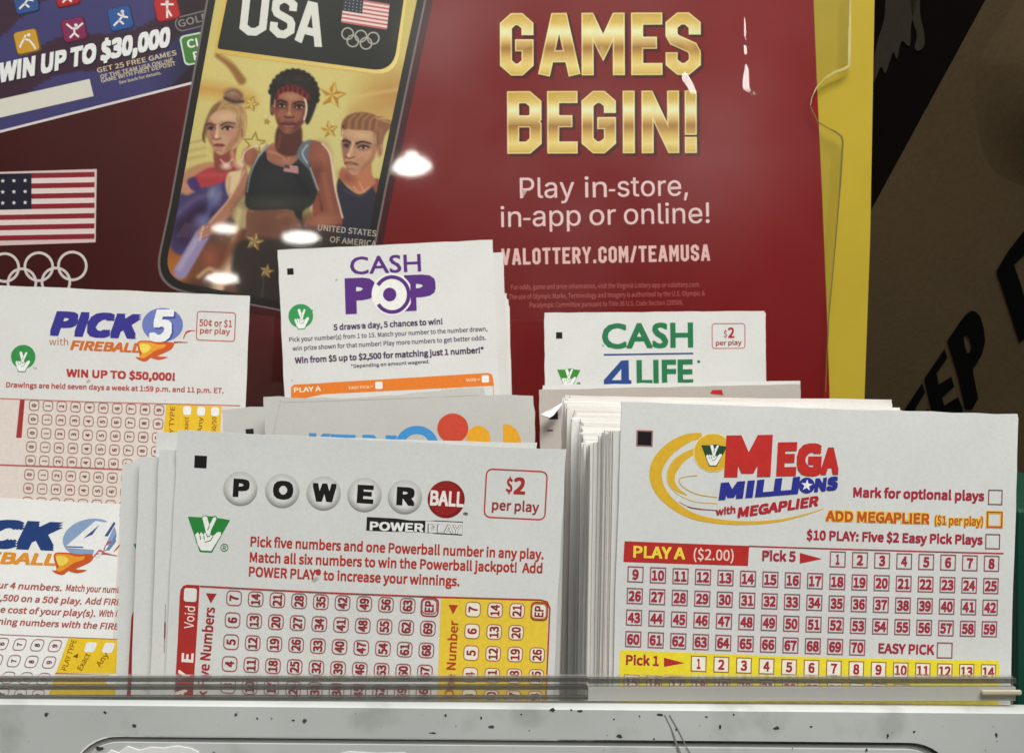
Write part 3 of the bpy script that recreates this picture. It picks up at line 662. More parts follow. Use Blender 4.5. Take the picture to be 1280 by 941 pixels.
def blend(sl, m, c, al):
    m = np.clip(m, 0, 1)[..., None] * al; IM[sl] = IM[sl] * (1 - m) + np.array(c, float) * m
def pp(pts, c, soft=1.2, al=1.0, smooth=True):
    P = spline(pts, True, 5) if smooth else pts; sl = crop([q[0] for q in P], [q[1] for q in P], soft * 2)
    blend(sl, .5 - sdist(P, GX[sl], GY[sl]) / (2 * soft), c, al)
def pe(cx, cy, rx, ry, c, soft=.5, al=1.0, rot=0):
    m = max(rx, ry) * 2; sl = crop([cx - m, cx + m], [cy - m, cy + m], 2); x, y = GX[sl] - cx, GY[sl] - cy; a = math.radians(rot); u, v = x * math.cos(a) + y * math.sin(a), -x * math.sin(a) + y * math.cos(a)
    q = np.sqrt((u / rx) ** 2 + (v / ry) ** 2); blend(sl, (1 + soft - q) / (2 * soft + 1e-6), c, al)
def pl(pts, w, c, soft=.8, al=1.0, w1=None, smooth=True):
    P = [np.array(q, float) for q in (spline(pts, False, 6) if smooth and len(pts) > 2 else pts)]; sl = crop([q[0] for q in P], [q[1] for q in P], w + soft * 2); X_, Y_ = GX[sl], GY[sl]; best = np.full(X_.shape, 1e9); n = len(P) - 1
    for i in range(n):
        a, b = P[i], P[i + 1]; e = b - a; t = np.clip(((X_ - a[0]) * e[0] + (Y_ - a[1]) * e[1]) / (e @ e + 1e-9), 0, 1); ww = w if w1 is None else w + (w1 - w) * (i + t) / n
        best = np.minimum(best, np.hypot(X_ - a[0] - t * e[0], Y_ - a[1] - t * e[1]) - ww / 2)
    blend(sl, .5 - best / (2 * soft), c, al)
def star(cx, cy, r, c, rot=0, outline=None):
    P = [(cx + (r if a % 2 == 0 else r * .45) * math.sin(a * math.pi / 5 + rot), cy - (r if a % 2 == 0 else r * .45) * math.cos(a * math.pi / 5 + rot)) for a in range(10)]
    if outline: pl(P + [P[0]], 1.6, outline, .7, .9, smooth=False); 
    if c is not None:
        pp([(x + 1, y + 1) for x, y in P], (130, 92, 34), .8, .8, False); pp(P, c, .7, 1, False)
        for i in range(0, 10, 2): pp([(cx, cy), P[i], P[(i + 1) % 10]], (240, 214, 130), .5, .6, False); pp([(cx, cy), P[i], P[i - 1]], (158, 112, 40), .5, .5, False)
# ground of the picture
pe(345, 120, 120, 95, (222, 208, 138), .9, .9); pe(270, 150, 40, 60, (214, 200, 126), .8, .7); pe(440, 200, 60, 60, (212, 204, 138), .8, .8)
pl([(228, 116), (255, 112), (290, 118), (312, 126)], 16, (206, 146, 66), 8, .75); pl([(236, 92), (262, 84)], 16, (222, 204, 124), 8, .8)
pl([(272, 70), (288, 82), (302, 101)], 6, (146, 98, 50), 2.2, .9, 11); pl([(276, 70), (290, 79)], 3, (200, 160, 90), 1.5, .6)
pe(488, 118, 34, 26, (190, 138, 74), .8, .85, -20); pl([(440, 122), (500, 112)], 2.5, (226, 196, 128), 3, .7); pl([(440, 138), (498, 132)], 8, (196, 150, 84), 6, .6); pe(470, 152, 30, 12, (198, 158, 92), .8, .6)
for k in range(7): pl([(232 - k * 1, 176 + k * 5), (256, 170 + k * 5)], 3, (176, 150, 98) if k % 2 else (214, 196, 140), 2, .6)
# lower, darker part
pp([(205, 262), (300, 262), (460, 285), (470, 410), (190, 410)], (70, 52, 46), 14, .95)
pe(220, 325, 26, 34, (164, 92, 48), .8, .95); pe(212, 345, 16, 22, (196, 120, 54), .8, .9); pe(285, 335, 34, 44, (142, 86, 62), .8, .85); pe(400, 350, 66, 48, (52, 44, 42), .6, .95); pe(250, 368, 30, 12, (60, 40, 36), .8, .9)
star(314, 130, 9, (214, 190, 110), .3, (150, 116, 46)); star(333, 152, 4, (160, 120, 50), .2); star(318, 180, 14, None, .1, (134, 106, 44)); star(415, 119, 17, (208, 158, 66), .18); star(411, 162, 11, (206, 166, 76), -.1)
# ---- woman at left
pp([(228, 240), (250, 232), (284, 222), (294, 238), (286, 258), (270, 288), (250, 312), (222, 318), (212, 300), (218, 268)], (74, 66, 112), 2)
pl([(222, 268), (246, 248), (276, 242)], 5, (112, 88, 130), 3, .8); pl([(226, 284), (250, 262), (264, 268)], 12, (52, 34, 60), 5, .85); pe(232, 292, 14, 14, (62, 40, 66), .7, .9); pe(268, 244, 6, 9, (176, 184, 196), .9, .8); pl([(274, 232), (262, 262), (254, 285)], 7, (96, 100, 158), 3, .7); pe(252, 276, 7, 6, (130, 132, 170), .9, .7)
for k in range(8): pl([(222 + k * 4, 296), (232 + k * 3, 280)], 1.5, (132, 110, 136), 1, .5)
pp([(230, 216), (248, 206), (270, 204), (276, 224), (248, 232), (236, 244), (226, 238)], (192, 140, 106), 1.6); pl([(230, 232), (240, 238)], 7, (204, 140, 118), 2, .9)
pp([(240, 224), (262, 210), (286, 210), (300, 206), (290, 222), (270, 231), (247, 235)], (180, 64, 72), 1.6); pp([(234, 226), (244, 222), (250, 236), (240, 238)], (66, 52, 112), 1.4, .9); pl([(250, 220), (285, 218)], 4, (204, 92, 92), 3, .6)
pp([(286, 216), (300, 198), (308, 190), (309, 214), (301, 240), (288, 248), (282, 232)], (228, 202, 160), 1.4); pl([(287, 222), (286, 240), (291, 246)], 3, (190, 140, 104), 2, .7)
pp([(269, 186), (291, 186), (297, 176), (294, 204), (302, 212), (272, 216), (268, 206)], (146, 74, 66), 1.3); pl([(290, 190), (294, 206), (302, 212)], 5, (218, 162, 130), 2, .8); pe(283, 208, 6, 4, (250, 214, 196), .6, .9); pl([(276, 200), (283, 206), (290, 200)], 1.6, (244, 210, 190), .8, .8)
pp([(261, 178), (256, 160), (259, 145), (268, 131), (282, 122.5), (297, 126), (307, 138), (309, 156), (305, 171), (298, 182), (290, 186), (270, 184)], (184, 148, 100), 1.1)
for k in range(11): pl([(259 + k * 2.2, 150 - k * 1.6), (270 + k * 3.4, 129 + abs(k - 4) * .8), (297 + k, 131 + k * 4.4)], 1.2, ((150, 108, 66), (206, 176, 126), (168, 128, 82))[k % 3], .8, .65)
pp([(258, 150), (266, 134), (276, 128), (270, 140), (262, 152), (258, 170), (255, 176), (253, 168)], (128, 94, 66), 1.4, .85); pl([(257, 156), (254, 172), (256, 178)], 2.2, (104, 76, 56), 1, .9)
pl([(304, 144), (306, 160), (300, 178), (292, 186)], 3.2, (206, 172, 118), 1.6, .8); pl([(300, 146), (302, 158)], 1.6, (150, 108, 70), 1, .7)
pe(292, 120.5, 12, 9.5, (132, 94, 80), .22, 1, 18); pe(290, 116.5, 8, 4, (176, 136, 106), .8, .8, 12); pl([(282, 117), (293, 113.5), (303, 120)], 1.2, (104, 72, 62), .8, .7); pl([(281, 123), (292, 127.5), (304, 127.5)], 3.4, (78, 50, 46), 1.3, .95)
pp([(260.5, 158), (263, 147), (271, 140), (284, 138.5), (295, 145), (299.5, 158), (298, 171), (291, 183), (281, 192), (275, 194), (268, 188), (262, 174)], (204, 160, 128), 1)
pp([(260.5, 158), (264, 150), (266, 162), (266, 178), (270, 190), (264, 180)], (160, 108, 86), 1.6, .85); pp([(299, 158), (297, 172), (290, 184), (281, 192), (284, 182), (291, 172)], (172, 124, 92), 2, .85); pe(281, 147, 13, 5.5, (222, 184, 148), .8, .9, -6); pe(273, 187, 7, 5, (190, 140, 112), .8, .6)
pe(290, 169.5, 6, 5, (200, 138, 116), .8, .8); pe(265, 170, 3, 5, (184, 122, 104), .8, .7); pe(284, 165.6, 8, 3, (188, 138, 114), .7, .7); pl([(296, 148), (300, 162), (294, 178)], 1.4, (140, 96, 70), 1, .7)
pe(264.5, 158.6, 6, 3.6, (120, 80, 72), .8, .8); pe(284.5, 157.6, 9, 4, (122, 82, 72), .8, .8)
pl([(258.5, 156.5), (263, 155), (269, 157.5)], 2, (78, 50, 42), .6); pl([(276.5, 157.2), (284, 153.6), (294, 155)], 2.1, (78, 50, 42), .6, 1, 1)
pl([(260.5, 161.2), (264.5, 159), (269, 161.6)], 1.7, (40, 26, 28), .5); pl([(277.5, 161.6), (284, 158.4), (291.5, 160)], 2, (40, 26, 28), .5, 1, 1.2); pe(264.6, 161.4, 2, 1.9, (44, 32, 34), .4); pe(284.4, 161, 2.4, 2.1, (44, 32, 34), .4); pe(267, 161.8, 1, .9, (206, 186, 172), .5); pe(287.6, 161.4, 1.3, 1, (206, 186, 172), .5); pe(281.2, 161.6, 1.1, .9, (206, 186, 172), .5)
pl([(272.2, 157), (271.4, 166), (270.4, 171.5)], 2.6, (226, 188, 158), 1.2, .9); pl([(268.6, 158), (267.4, 166), (266.6, 171)], 2.2, (158, 104, 84), 1.4, .8); pl([(266.4, 173), (270.5, 175), (276, 173.4)], 1.6, (126, 74, 64), .7, .95); pe(270.6, 170.6, 1.8, 1.6, (236, 200, 172), .6, .8)
pp([(267, 181.4), (271.5, 179.4), (274, 180), (277, 179.6), (281.6, 182), (276, 185), (271, 184.6)], (152, 76, 72), .7); pl([(267.4, 181.8), (274, 182), (281.2, 182.2)], .9, (92, 42, 44), .5, .9); pl([(271, 184), (276.4, 184.2)], 1.2, (196, 124, 112), .7, .8); pl([(270, 188), (277, 188.4)], 1.6, (160, 108, 86), 1, .7)
pe(302.5, 167, 2.8, 6.5, (186, 132, 102), .35); pl([(302, 162), (303, 171)], 1.1, (126, 80, 62), .7, .8)
# forearm, baton, drape
pp([(306, 206), (311, 236), (292, 264), (270, 290), (260, 294), (252, 302), (250, 296), (262, 276), (285, 250), (298, 230)], (176, 122, 98), 1.4); pl([(306, 214), (286, 250), (262, 278)], 2, (224, 176, 148), 1.1, .8); pl([(309, 236), (290, 264)], 4, (142, 92, 74), 2, .8)
pp([(304, 246), (310, 262), (309, 284), (300, 292), (290, 340), (276, 366), (262, 366), (282, 318), (294, 284), (290, 268)], (192, 170, 120), 3, .9); pl([(300, 262), (292, 300)], 4, (222, 206, 158), 3, .7); pl([(292, 318), (270, 372)], 7, (222, 180, 156), 2, .9)
pl([(252, 296), (226, 340)], 18, (158, 144, 186), 1.6); pl([(246, 300), (224, 336)], 5, (190, 180, 210), 3, .8); pe(256, 290, 8, 7, (196, 140, 116), .5, 1, -30); pl([(254, 284), (250, 300)], 2.4, (238, 206, 196), 1.2, .8)
for y in (286, 290, 295): pl([(253, y + 4), (262, y)], 1.4, (146, 92, 76), .8, .8)
pl([(300, 296), (268, 338)], 14, (120, 60, 44), 5, .7); pe(262, 322, 8, 12, (172, 92, 70), .9, .7); pl([(248, 346), (262, 336), (270, 342)], 4, (226, 190, 130), 2, .8)
# ---- man at right
pp([(424, 222), (434, 234), (450, 243), (464, 231), (471, 224), (482, 244), (476, 302), (430, 302), (425, 270), (420, 244)], (52, 50, 64), 1.3); pp([(464, 230), (476, 224), (484, 236), (478, 250)], (164, 84, 74), 1.5, .9); pl([(430, 238), (450, 246), (464, 235)], 1.6, (80, 76, 92), 1, .8)
pp([(438, 212), (462, 203), (465, 218), (470, 228), (464, 234), (450, 243), (436, 234), (424, 221), (428, 209)], (192, 122, 88), 1.4); pe(434, 222, 9, 6, (140, 76, 62), .9, .8, 30); pl([(449, 228), (455, 240)], 2.2, (222, 156, 118), 1.2, .8); pl([(442, 234), (450, 241), (462, 234)], 2, (232, 172, 138), 1.2, .7)
pp([(429, 170), (426.5, 158), (430, 149), (438, 143), (452, 140.5), (466, 143), (476, 149), (488, 151), (490, 158), (483, 166), (479, 176), (475, 188), (469, 186), (466, 166), (444, 164), (434, 162)], (142, 96, 66), 1)
for k in range(10): pl([(432 + k * 4.2, 162 + (k > 5) * 1.5), (433 + k * 4.4, 150), (440 + k * 4.6, 142.5 + abs(k - 3.5) * .8)], 1.9 if k % 2 else 1.5, (186, 138, 96) if k % 2 else (100, 64, 46), .8, .55)
pl([(470, 148), (482, 152), (490, 155)], 2, (196, 150, 104), 1, .8); pp([(467, 164), (476, 160), (480, 168), (476, 188), (470, 186)], (154, 106, 78), 1.4, .9); pl([(472, 166), (473, 182)], 2, (116, 78, 58), 1.2, .7); pl([(429, 158), (428, 170)], 3, (70, 46, 40), 1.2, .85)
pp([(428.6, 173), (430, 163), (442, 163), (458, 164.5), (467.5, 167), (470.5, 182), (468, 197), (459, 210), (449, 217.5), (441, 219), (434, 212), (429, 198), (427.6, 184)], (198, 152, 118), 1)
pp([(428.6, 173), (434, 174), (435, 186), (432, 200), (436, 214), (430, 202), (427.6, 186)], (158, 98, 88), 1.8, .85); pp([(470, 180), (468, 197), (459, 210), (449, 217), (452, 208), (461, 198)], (164, 110, 82), 2, .9); pe(452, 169.5, 12, 4.5, (218, 178, 140), .8, .95, 6); pe(457, 193, 7, 6, (206, 150, 120), .9, .7); pe(444, 213, 6, 4, (180, 128, 100), .8, .7); pp([(444, 199), (456, 198), (452, 210), (445, 209)], (184, 132, 102), 2, .6)
pe(433.5, 181, 5, 4, (112, 70, 68), .8, .85); pe(454, 183, 9, 4, (122, 80, 68), .8, .85)
pl([(428.6, 176.6), (433, 176), (438, 179.4)], 2.9, (64, 42, 36), .7); pl([(445.6, 180), (453, 177.4), (463.4, 180)], 3.2, (64, 42, 36), .7, 1, 1.6)
pl([(430, 182.4), (433.6, 181), (437, 183)], 1.6, (38, 26, 28), .5); pl([(447.6, 184.4), (454, 182.2), (461, 184.4)], 1.8, (38, 26, 28), .5); pe(433.8, 183.4, 1.8, 1.6, (48, 40, 44), .4); pe(454.2, 184.8, 2.1, 1.8, (48, 40, 44), .4); pe(457.2, 185.2, 1.2, .9, (206, 186, 170), .5); pe(451.4, 185.2, 1, .8, (200, 180, 166), .5); pl([(449, 188.4), (459, 188)], 1.2, (158, 108, 86), .9, .8)
pl([(441.4, 178), (438.6, 188), (435.6, 194.6)], 3, (222, 180, 146), 1.2, .9); pl([(437.6, 181), (434.4, 190), (432, 195.6)], 2, (150, 92, 80), 1.3, .85); pl([(431.8, 196.4), (436.4, 198.6), (442.6, 196.4)], 1.7, (122, 70, 60), .7, .95); pe(435.6, 193.8, 1.8, 1.5, (232, 194, 162), .6, .8); pl([(443.4, 190), (444, 195.6)], 1.4, (166, 114, 90), .9, .7)
pl([(430.6, 204.6), (436, 203), (440, 203.6), (447, 206)], 1.9, (130, 72, 64), .7); pl([(431, 205.2), (438, 205.6), (446.6, 206.4)], .9, (84, 44, 42), .5, .9); pl([(433.6, 208), (441, 208.6)], 1.5, (186, 122, 104), .8, .9); pl([(434, 211.4), (441, 211.8)], 1.6, (148, 98, 78), 1, .8)
pe(475, 189, 3.6, 8, (192, 138, 108), .3, 1, 8); pl([(474, 184), (475.6, 193)], 1.5, (132, 84, 66), .9, .85); pl([(428.6, 162), (427, 174)], 1.6, (240, 214, 186), .8, .9); pl([(466.8, 168), (469, 182)], 1.4, (154, 104, 80), 1, .7)
# ---- woman in the middle
pp([(311, 262), (340, 259), (360, 262), (372, 274), (377, 290), (372, 304), (312, 306), (308, 286)], (128, 84, 66), 1.5); pl([(312, 264), (345, 261), (360, 264)], 2.4, (172, 118, 96), 1.4, .8); pl([(348, 272), (362, 268), (370, 280)], 4, (154, 102, 80), 2.4, .8); pe(330, 285, 12, 14, (108, 70, 56), .9, .7); pe(360, 290, 10, 12, (114, 72, 58), .9, .7)
pp([(296, 304), (376, 300), (420, 300), (472, 306), (470, 392), (350, 388), (300, 372)], (54, 46, 44), 4, .95)
for (x, y, r) in ((318, 302, 12), (333, 339, 9), (352, 318, 6)): star(x, y, r, (104, 90, 80), .2)
pl([(330, 346), (326, 384)], 2, (96, 84, 80), 1.6, .6)
pp([(384, 178), (398, 177), (409, 186), (415, 204), (417, 228), (424, 256), (428, 274), (424, 284), (404, 286), (382, 284), (384, 274), (399, 262), (397, 244), (391, 224), (384, 202)], (140, 82, 66), 1.4)
pe(402, 196, 9, 14, (164, 98, 78), .9, .8); pe(396, 216, 7, 10, (98, 52, 44), .9, .7); pl([(404, 218), (410, 244), (414, 262)], 6, (164, 104, 82), 3, .7); pl([(397, 244), (402, 262)], 4, (92, 50, 42), 2, .8); pe(404, 276, 18, 8, (170, 112, 86), .6, .9, -8); pl([(384, 282), (404, 287), (424, 282)], 3, (92, 54, 44), 1.6, .8)
pl([(403, 180), (412, 192), (416, 214), (420, 240), (428, 272)], 2.2, (240, 216, 198), .9, .9); pe(390, 258, 3, 5, (240, 214, 190), .6, .9); pp([(391, 250), (398, 246), (400, 262), (392, 270)], (150, 74, 56), 1.4, .9)
pe(314, 197, 10.5, 12, (148, 88, 70), .3); pe(311, 194, 5, 7, (176, 112, 90), .9, .8); pl([(303, 200), (306, 190), (316, 184), (330, 182)], 1.8, (240, 216, 198), .9, .85)
pp([(330, 188), (346, 178), (376, 177), (386, 184), (376, 203), (360, 208), (344, 207), (334, 198)], (164, 104, 84), 1.4); pl([(336, 190), (350, 194), (356, 200)], 1.8, (206, 148, 124), 1.2, .8); pl([(380, 188), (366, 194), (360, 200)], 1.8, (200, 140, 116), 1.2, .8); pe(358, 203, 9, 3, (186, 124, 102), .9, .7)
pp([(348, 158), (375, 158), (378, 178), (381, 188), (362, 196), (345, 187)], (88, 48, 40), 1.5); pl([(350, 170), (348, 184)], 3, (130, 78, 62), 1.8, .7)
pp([(319, 202), (331, 189), (335, 200), (346, 207), (360, 208.5), (371, 201), (379, 189), (387, 205), (393, 226), (397, 240), (390, 256), (379, 264), (377, 276), (370, 271), (361, 262), (312, 262), (307, 240), (312, 216)], (42, 44, 46), 1.2)
pe(345, 254, 34, 8, (76, 72, 60), .8, .8); pe(340, 226, 16, 14, (52, 54, 56), .9, .7); pl([(366, 214), (384, 240)], 6, (30, 30, 32), 4, .7)
pl([(334, 182), (322, 198), (313, 218), (309, 240)], 3.2, (150, 158, 166), 1, .95, 1.2); pp([(377, 180), (389, 176), (385, 194), (388, 212), (380, 206), (371, 195)], (104, 112, 120), 1.1); pl([(384, 182), (378, 192), (384, 204)], 1.6, (206, 220, 226), 1, .8); pl([(386, 208), (396, 236)], 2.2, (96, 104, 112), .9); pl([(388, 210), (398, 238)], 1, (226, 226, 222), .7, .8)
pp([(355.5, 206), (372.5, 208.5), (373, 217.5), (354.5, 214.5)], (206, 164, 160), .8, 1, False); 
for k in range(3): pl([(356, 208.4 + k * 2.6), (373, 211 + k * 2.6)], 1, (160, 84, 84), .6, .8, None, False)
pp([(355.5, 206), (362, 207), (362, 211), (355.2, 210)], (70, 62, 84), .7, 1, False)
pp([(338, 142), (339, 116), (346, 101), (357, 92), (370, 89), (384, 94), (394, 106), (397, 124), (392, 142), (385, 156), (381, 150), (384, 134), (376, 116), (352, 116), (346, 128), (343, 142)], (40, 36, 32), 1.1)
for k in range(15): a = math.radians(188 + k * 13.2); pe(367.5 + 28.5 * math.cos(a), 119 + 29 * math.sin(a), 4.2, 4.2, (38, 34, 30), .25)
for k in range(26): pe(346 + random.random() * 44, 96 + random.random() * 12 , 1.8, 1.5, (64, 58, 50), .8, .5)
pe(341.2, 138, 2.8, 6.5, (148, 88, 66), .35); pl([(341.6, 134), (341, 142)], 1.1, (96, 52, 42), .6, .9)
pp([(343.4, 132), (346, 119), (356, 114.5), (368, 114.5), (379, 119), (382.6, 130), (382, 145), (377.6, 156), (369.6, 164), (360, 167.6), (352, 163.6), (346.4, 154), (343.6, 142)], (146, 92, 72), 1)
pp([(343.4, 132), (348, 122), (350, 136), (350, 150), (357, 165), (349, 159), (344.6, 147)], (112, 62, 50), 1.8, .85); pp([(379, 140), (381.6, 148), (377.6, 156), (369.6, 164), (360, 167.4), (367, 158), (374, 150)], (100, 56, 46), 2, .9)
pe(365, 121.5, 11, 4.6, (190, 134, 106), .8, .95, 6); pe(350, 143.5, 4.5, 5, (170, 102, 80), .8, .8); pe(372.5, 145.5, 5.5, 4.5, (168, 100, 78), .8, .85); pe(360.6, 163.6, 5, 2.8, (156, 98, 78), .8, .8)
pe(352.4, 130.8, 6.4, 4, (78, 44, 38), .8, .85); pe(374, 132.6, 7, 4.2, (78, 44, 38), .8, .85)
pl([(346.6, 127.8), (351, 126), (358, 128.8)], 2, (34, 22, 20), .6); pl([(367.4, 130.4), (373.6, 127.4), (381, 129.4)], 2.1, (34, 22, 20), .6, 1, 1.2)
pl([(347.4, 132.4), (352, 130.2), (357.4, 133)], 1.6, (22, 14, 14), .5); pl([(368.4, 134.6), (374, 131.8), (380, 134)], 1.7, (22, 14, 14), .5); pe(352.4, 132.6, 2.1, 1.9, (30, 18, 16), .4); pe(374, 134.4, 2.3, 2, (30, 18, 16), .4); pe(355.4, 133.2, 1, .9, (200, 178, 166), .5); pe(349.8, 132.8, .9, .8, (196, 174, 160), .5); pe(377, 134.8, 1.1, .9, (200, 178, 166), .5); pe(371.2, 134.8, 1, .8, (196, 174, 160), .5); pl([(349, 136), (355, 136.4)], 1, (112, 66, 54), .8, .8); pl([(370, 137.8), (378, 137.6)], 1, (112, 66, 54), .8, .8)
pl([(362.4, 127), (361.8, 141)], 2.8, (184, 124, 98), 1.2, .9); pl([(359.4, 129), (358.4, 140)], 1.6, (110, 64, 52), 1.1, .7); pe(361.6, 143.4, 4, 3, (172, 110, 86), .5, .9); pe(361.4, 142.4, 1.6, 1.3, (214, 160, 130), .6, .8); pl([(355.8, 146), (358.4, 147.4), (361.6, 147), (364.8, 147.6), (367.2, 146.2)], 1.7, (74, 40, 36), .6, .95)
pp([(351, 154.6), (357, 151.4), (360.6, 152.6), (364.4, 151.6), (370.6, 155.4), (365, 160.4), (360.6, 161.2), (356, 160.2)], (122, 62, 60), .8); pl([(351.4, 155.2), (356, 155), (361, 156), (366, 155.2), (370.4, 155.8)], 1.1, (62, 28, 30), .5); pl([(356, 158.4), (361, 159), (366, 158.4)], 1.8, (176, 108, 102), .8, .95)
pl([(380.6, 122), (383, 132), (382.4, 142), (380, 150)], 2.2, (240, 214, 192), .8, .95); pl([(343.8, 124), (342.8, 134)], 1.2, (226, 188, 158), .6, .8)
pp([(343.8, 123), (349, 111), (363, 106.6), (377, 109.4), (387, 119), (386.4, 128), (380, 122), (372, 117), (361, 114.8), (350.6, 117.6), (345.6, 126)], (104, 24, 28), .9)
for k in range(13): t = k / 12; pl([(347.5 + 37 * t, 112.5 - 6.5 * math.sin(math.pi * min(1, t * 1.05)) + 7 * t ** 2), (348.5 + 35 * t, 118.5 - 4.6 * math.sin(math.pi * t) + 6 * t ** 2)], 1.2, (52, 14, 18) if k % 2 else (158, 58, 58), .6, .8)
IM = np.clip(IM + rng.normal(0, 2.0, IM.shape), 0, 255)
# keep what lies inside the phone's inner frame
INN = roundpoly(inset(OUT, 11.5), [8, 8, .1, .1, 20, 34, .1, .1]); msk = sdist(INN, GX, GY) < 1.2
idx = -np.ones(GX.shape, int); need = np.zeros(GX.shape, bool); cell = msk[:-1, :-1] & msk[1:, :-1] & msk[:-1, 1:] & msk[1:, 1:]
need[:-1, :-1] |= cell; need[1:, :-1] |= cell; need[:-1, 1:] |= cell; need[1:, 1:] |= cell; idx[need] = np.arange(need.sum())
Vv = []; 
for x, y in zip(GX[need], GY[need]): u, v = ps.loc((x, y)); Vv.append((u, -12 * ps.eps, v))
jj, ii = np.nonzero(cell); Qq = np.stack([idx[jj, ii], idx[jj + 1, ii], idx[jj + 1, ii + 1], idx[jj, ii + 1]], 1).tolist()
scr = link_mesh('screen_illustration', Vv, Qq, POSTER_INK, pho, None, np.clip((lin(IM[need]) - .006) / 1.02, .002, .9))
bz = PP('screen_frame', pho); bz.poly(roundpoly(inset(OUT, 2.6), rad), (30, 27, 25), 13, [list(reversed(INN))]); bz.build()
tp = PP('title_panel', pho); PO = roundpoly([(298, -140), (548, -140), (508.5, -4), (495, 96.5), (267, 67), (279, 0)], [4, 4, .1, 30, 7, .1])
tp.poly(PO, None, 14, colf=lambda q: goldc((q[0] - 262) / 250 * .8 + .1)); tp.poly(roundpoly([(303, -140), (542, -140), (505, -2), (491.5, 91), (271.5, 61.5), (284, 0)], [4, 4, .1, 28, 4, .1]), (36, 38, 34), 16)
for ch, b0, b1 in (('U', (298.5, 44.5), (332, 46)), ('S', (336, 46.5), (367, 50)), ('A', (369, 52), (401.5, 60.5))): tp.block(ch, b0, b1, 53, 9.5, (214, 214, 208), 18, up=(.11, -1), boxes=[(0, 1)])
fq2 = lambda a, b: (430 + 57 * a - 3.5 * b, -3 + 9 * a + 32 * b + 0 * a * b)
for i in range(13): tp.poly([fq2(0, i / 13), fq2(1, i / 13), fq2(1, (i + 1) / 13), fq2(0, (i + 1) / 13)], (188, 104, 108) if i % 2 == 0 else (226, 208, 204), 18)
tp.poly([fq2(0, 0), fq2(.43, 0), fq2(.43, .54), fq2(0, .54)], (52, 54, 66), 19)
for j in range(4):
    for i in range(5): x, y = fq2(.05 + i * .083, .08 + j * .125); tp.ell(x, y, .8, .8, (150, 150, 156), 20, 8)
for i, (x, y) in enumerate(((434.5, 43), (451, 46), (466.5, 48.5), (441, 52), (457.5, 55))): tp.ell(x, y, 8, 8, (168, 166, 158), 18 + i * .3, 28, ring=1.7)
tp.build()
us = PP('jersey_text', pho); us.text('UNITED STATES', (397, 288), (470, 296), 7.5, (176, 168, 162), 14, .02); us.text('OF AMERICA', (412, 303), (470, 309), 7.5, (168, 158, 150), 14, .02)
us.build()

# --- clear cover in front of the poster, with its thumb notch
CV = [(-140, -250), (1064, -250), (1063, 0), (1061.5, 82), (1056, 86), (1044, 90), (1031, 98), (1021, 109), (1015, 122), (1013.5, 132), (1016, 144), (1022, 152), (1033, 159), (1046, 166), (1052, 171), (1053.5, 178), (1050, 235), (1043, 320), (1036, 398), (1032, 500), (1020, 880), (-140, 880)]
cv = poly_slab('clear_cover', CV, D_S, D_S + .0012, None, None, 0, [ACRYLIC, ACRYLIC_EDGE])
prop(cv, 'glossy clear plastic cover over the red poster, thumb notch at its right edge', 'cover')
V, Q = strip([(1064, -20), (1063, 0), (1061.5, 82), (1056, 86), (1044, 90), (1031, 98), (1021, 109), (1015, 122), (1013, 132)], [2.5, 2.5, 2.5, 3.4, 3.4, 3, 2.6, 1.6, .8], False, 0, 4)
link_mesh('rim_highlight', [((a - CX) * D_S / F, D_S - 2e-5, -(b - CY) * D_S / F) for a, b in V], Q, plain('rim_highlight', (.56, .49, .20), .3, .6, .35, 60), cv)  # pale strip with the edge's bright highlight put into its colour
V, Q = strip([(1013.5, 134), (1022, 152), (1033, 159), (1046, 166), (1052, 171), (1053.5, 178), (1050, 235), (1043, 320), (1036, 398), (1032, 490)], [1.2, 2.2, 2.2, 1.6, 1.4, 1.2, 1.2, 1.2, 1.2, 1.2], False, 0, 4)
link_mesh('cut_edge', [((a - CX) * D_S / F, D_S - 2e-5, -(b - CY) * D_S / F) for a, b in V], Q, plain('cut_edge', (.14, .11, .02), .6), cv)
# creases in the clear film that catch the lamps
CREASES = ([(932, 79), (936, 88), (936.5, 108), (941, 114), (947, 116), (947, 119.5), (939, 119.5), (930, 112), (928, 105), (929.5, 92)],
           [(854, 91), (859, 92), (866, 104), (870.5, 116), (871, 124), (866, 126), (861, 112), (853, 100)], [(930, 26), (931.5, 24), (932.5, 48), (930.6, 50)], [(929.6, 58), (932.5, 57), (934, 62), (932, 69), (930, 66)])
def crease(pts, lamp):
    cx, cy = np.mean(pts, axis=0); P = rackpt(cx, cy, D_S - .0007); n = ((-P).normalized() + (lamp - P).normalized()).normalized(); V = []
    loop = spline(pts, True, 4)
    for a, b in loop:
        d = Vector(((a - CX) / F, 1, -(b - CY) / F)); V.append(d * (P.dot(n) / d.dot(n)))
    m = len(V); V += [(((a - CX) * D_S / F), D_S - 1e-5, -(b - CY) * D_S / F) for a, b in loop]
    tri = [tuple(t) for t in tessellate_polygon([[Vector((a, b, 0)) for a, b in loop]])]
    return link_mesh('film_crease', V, tri + [(i, (i + 1) % m, (i + 1) % m + m, i + m) for i in range(m)], ACRYLIC, cv)

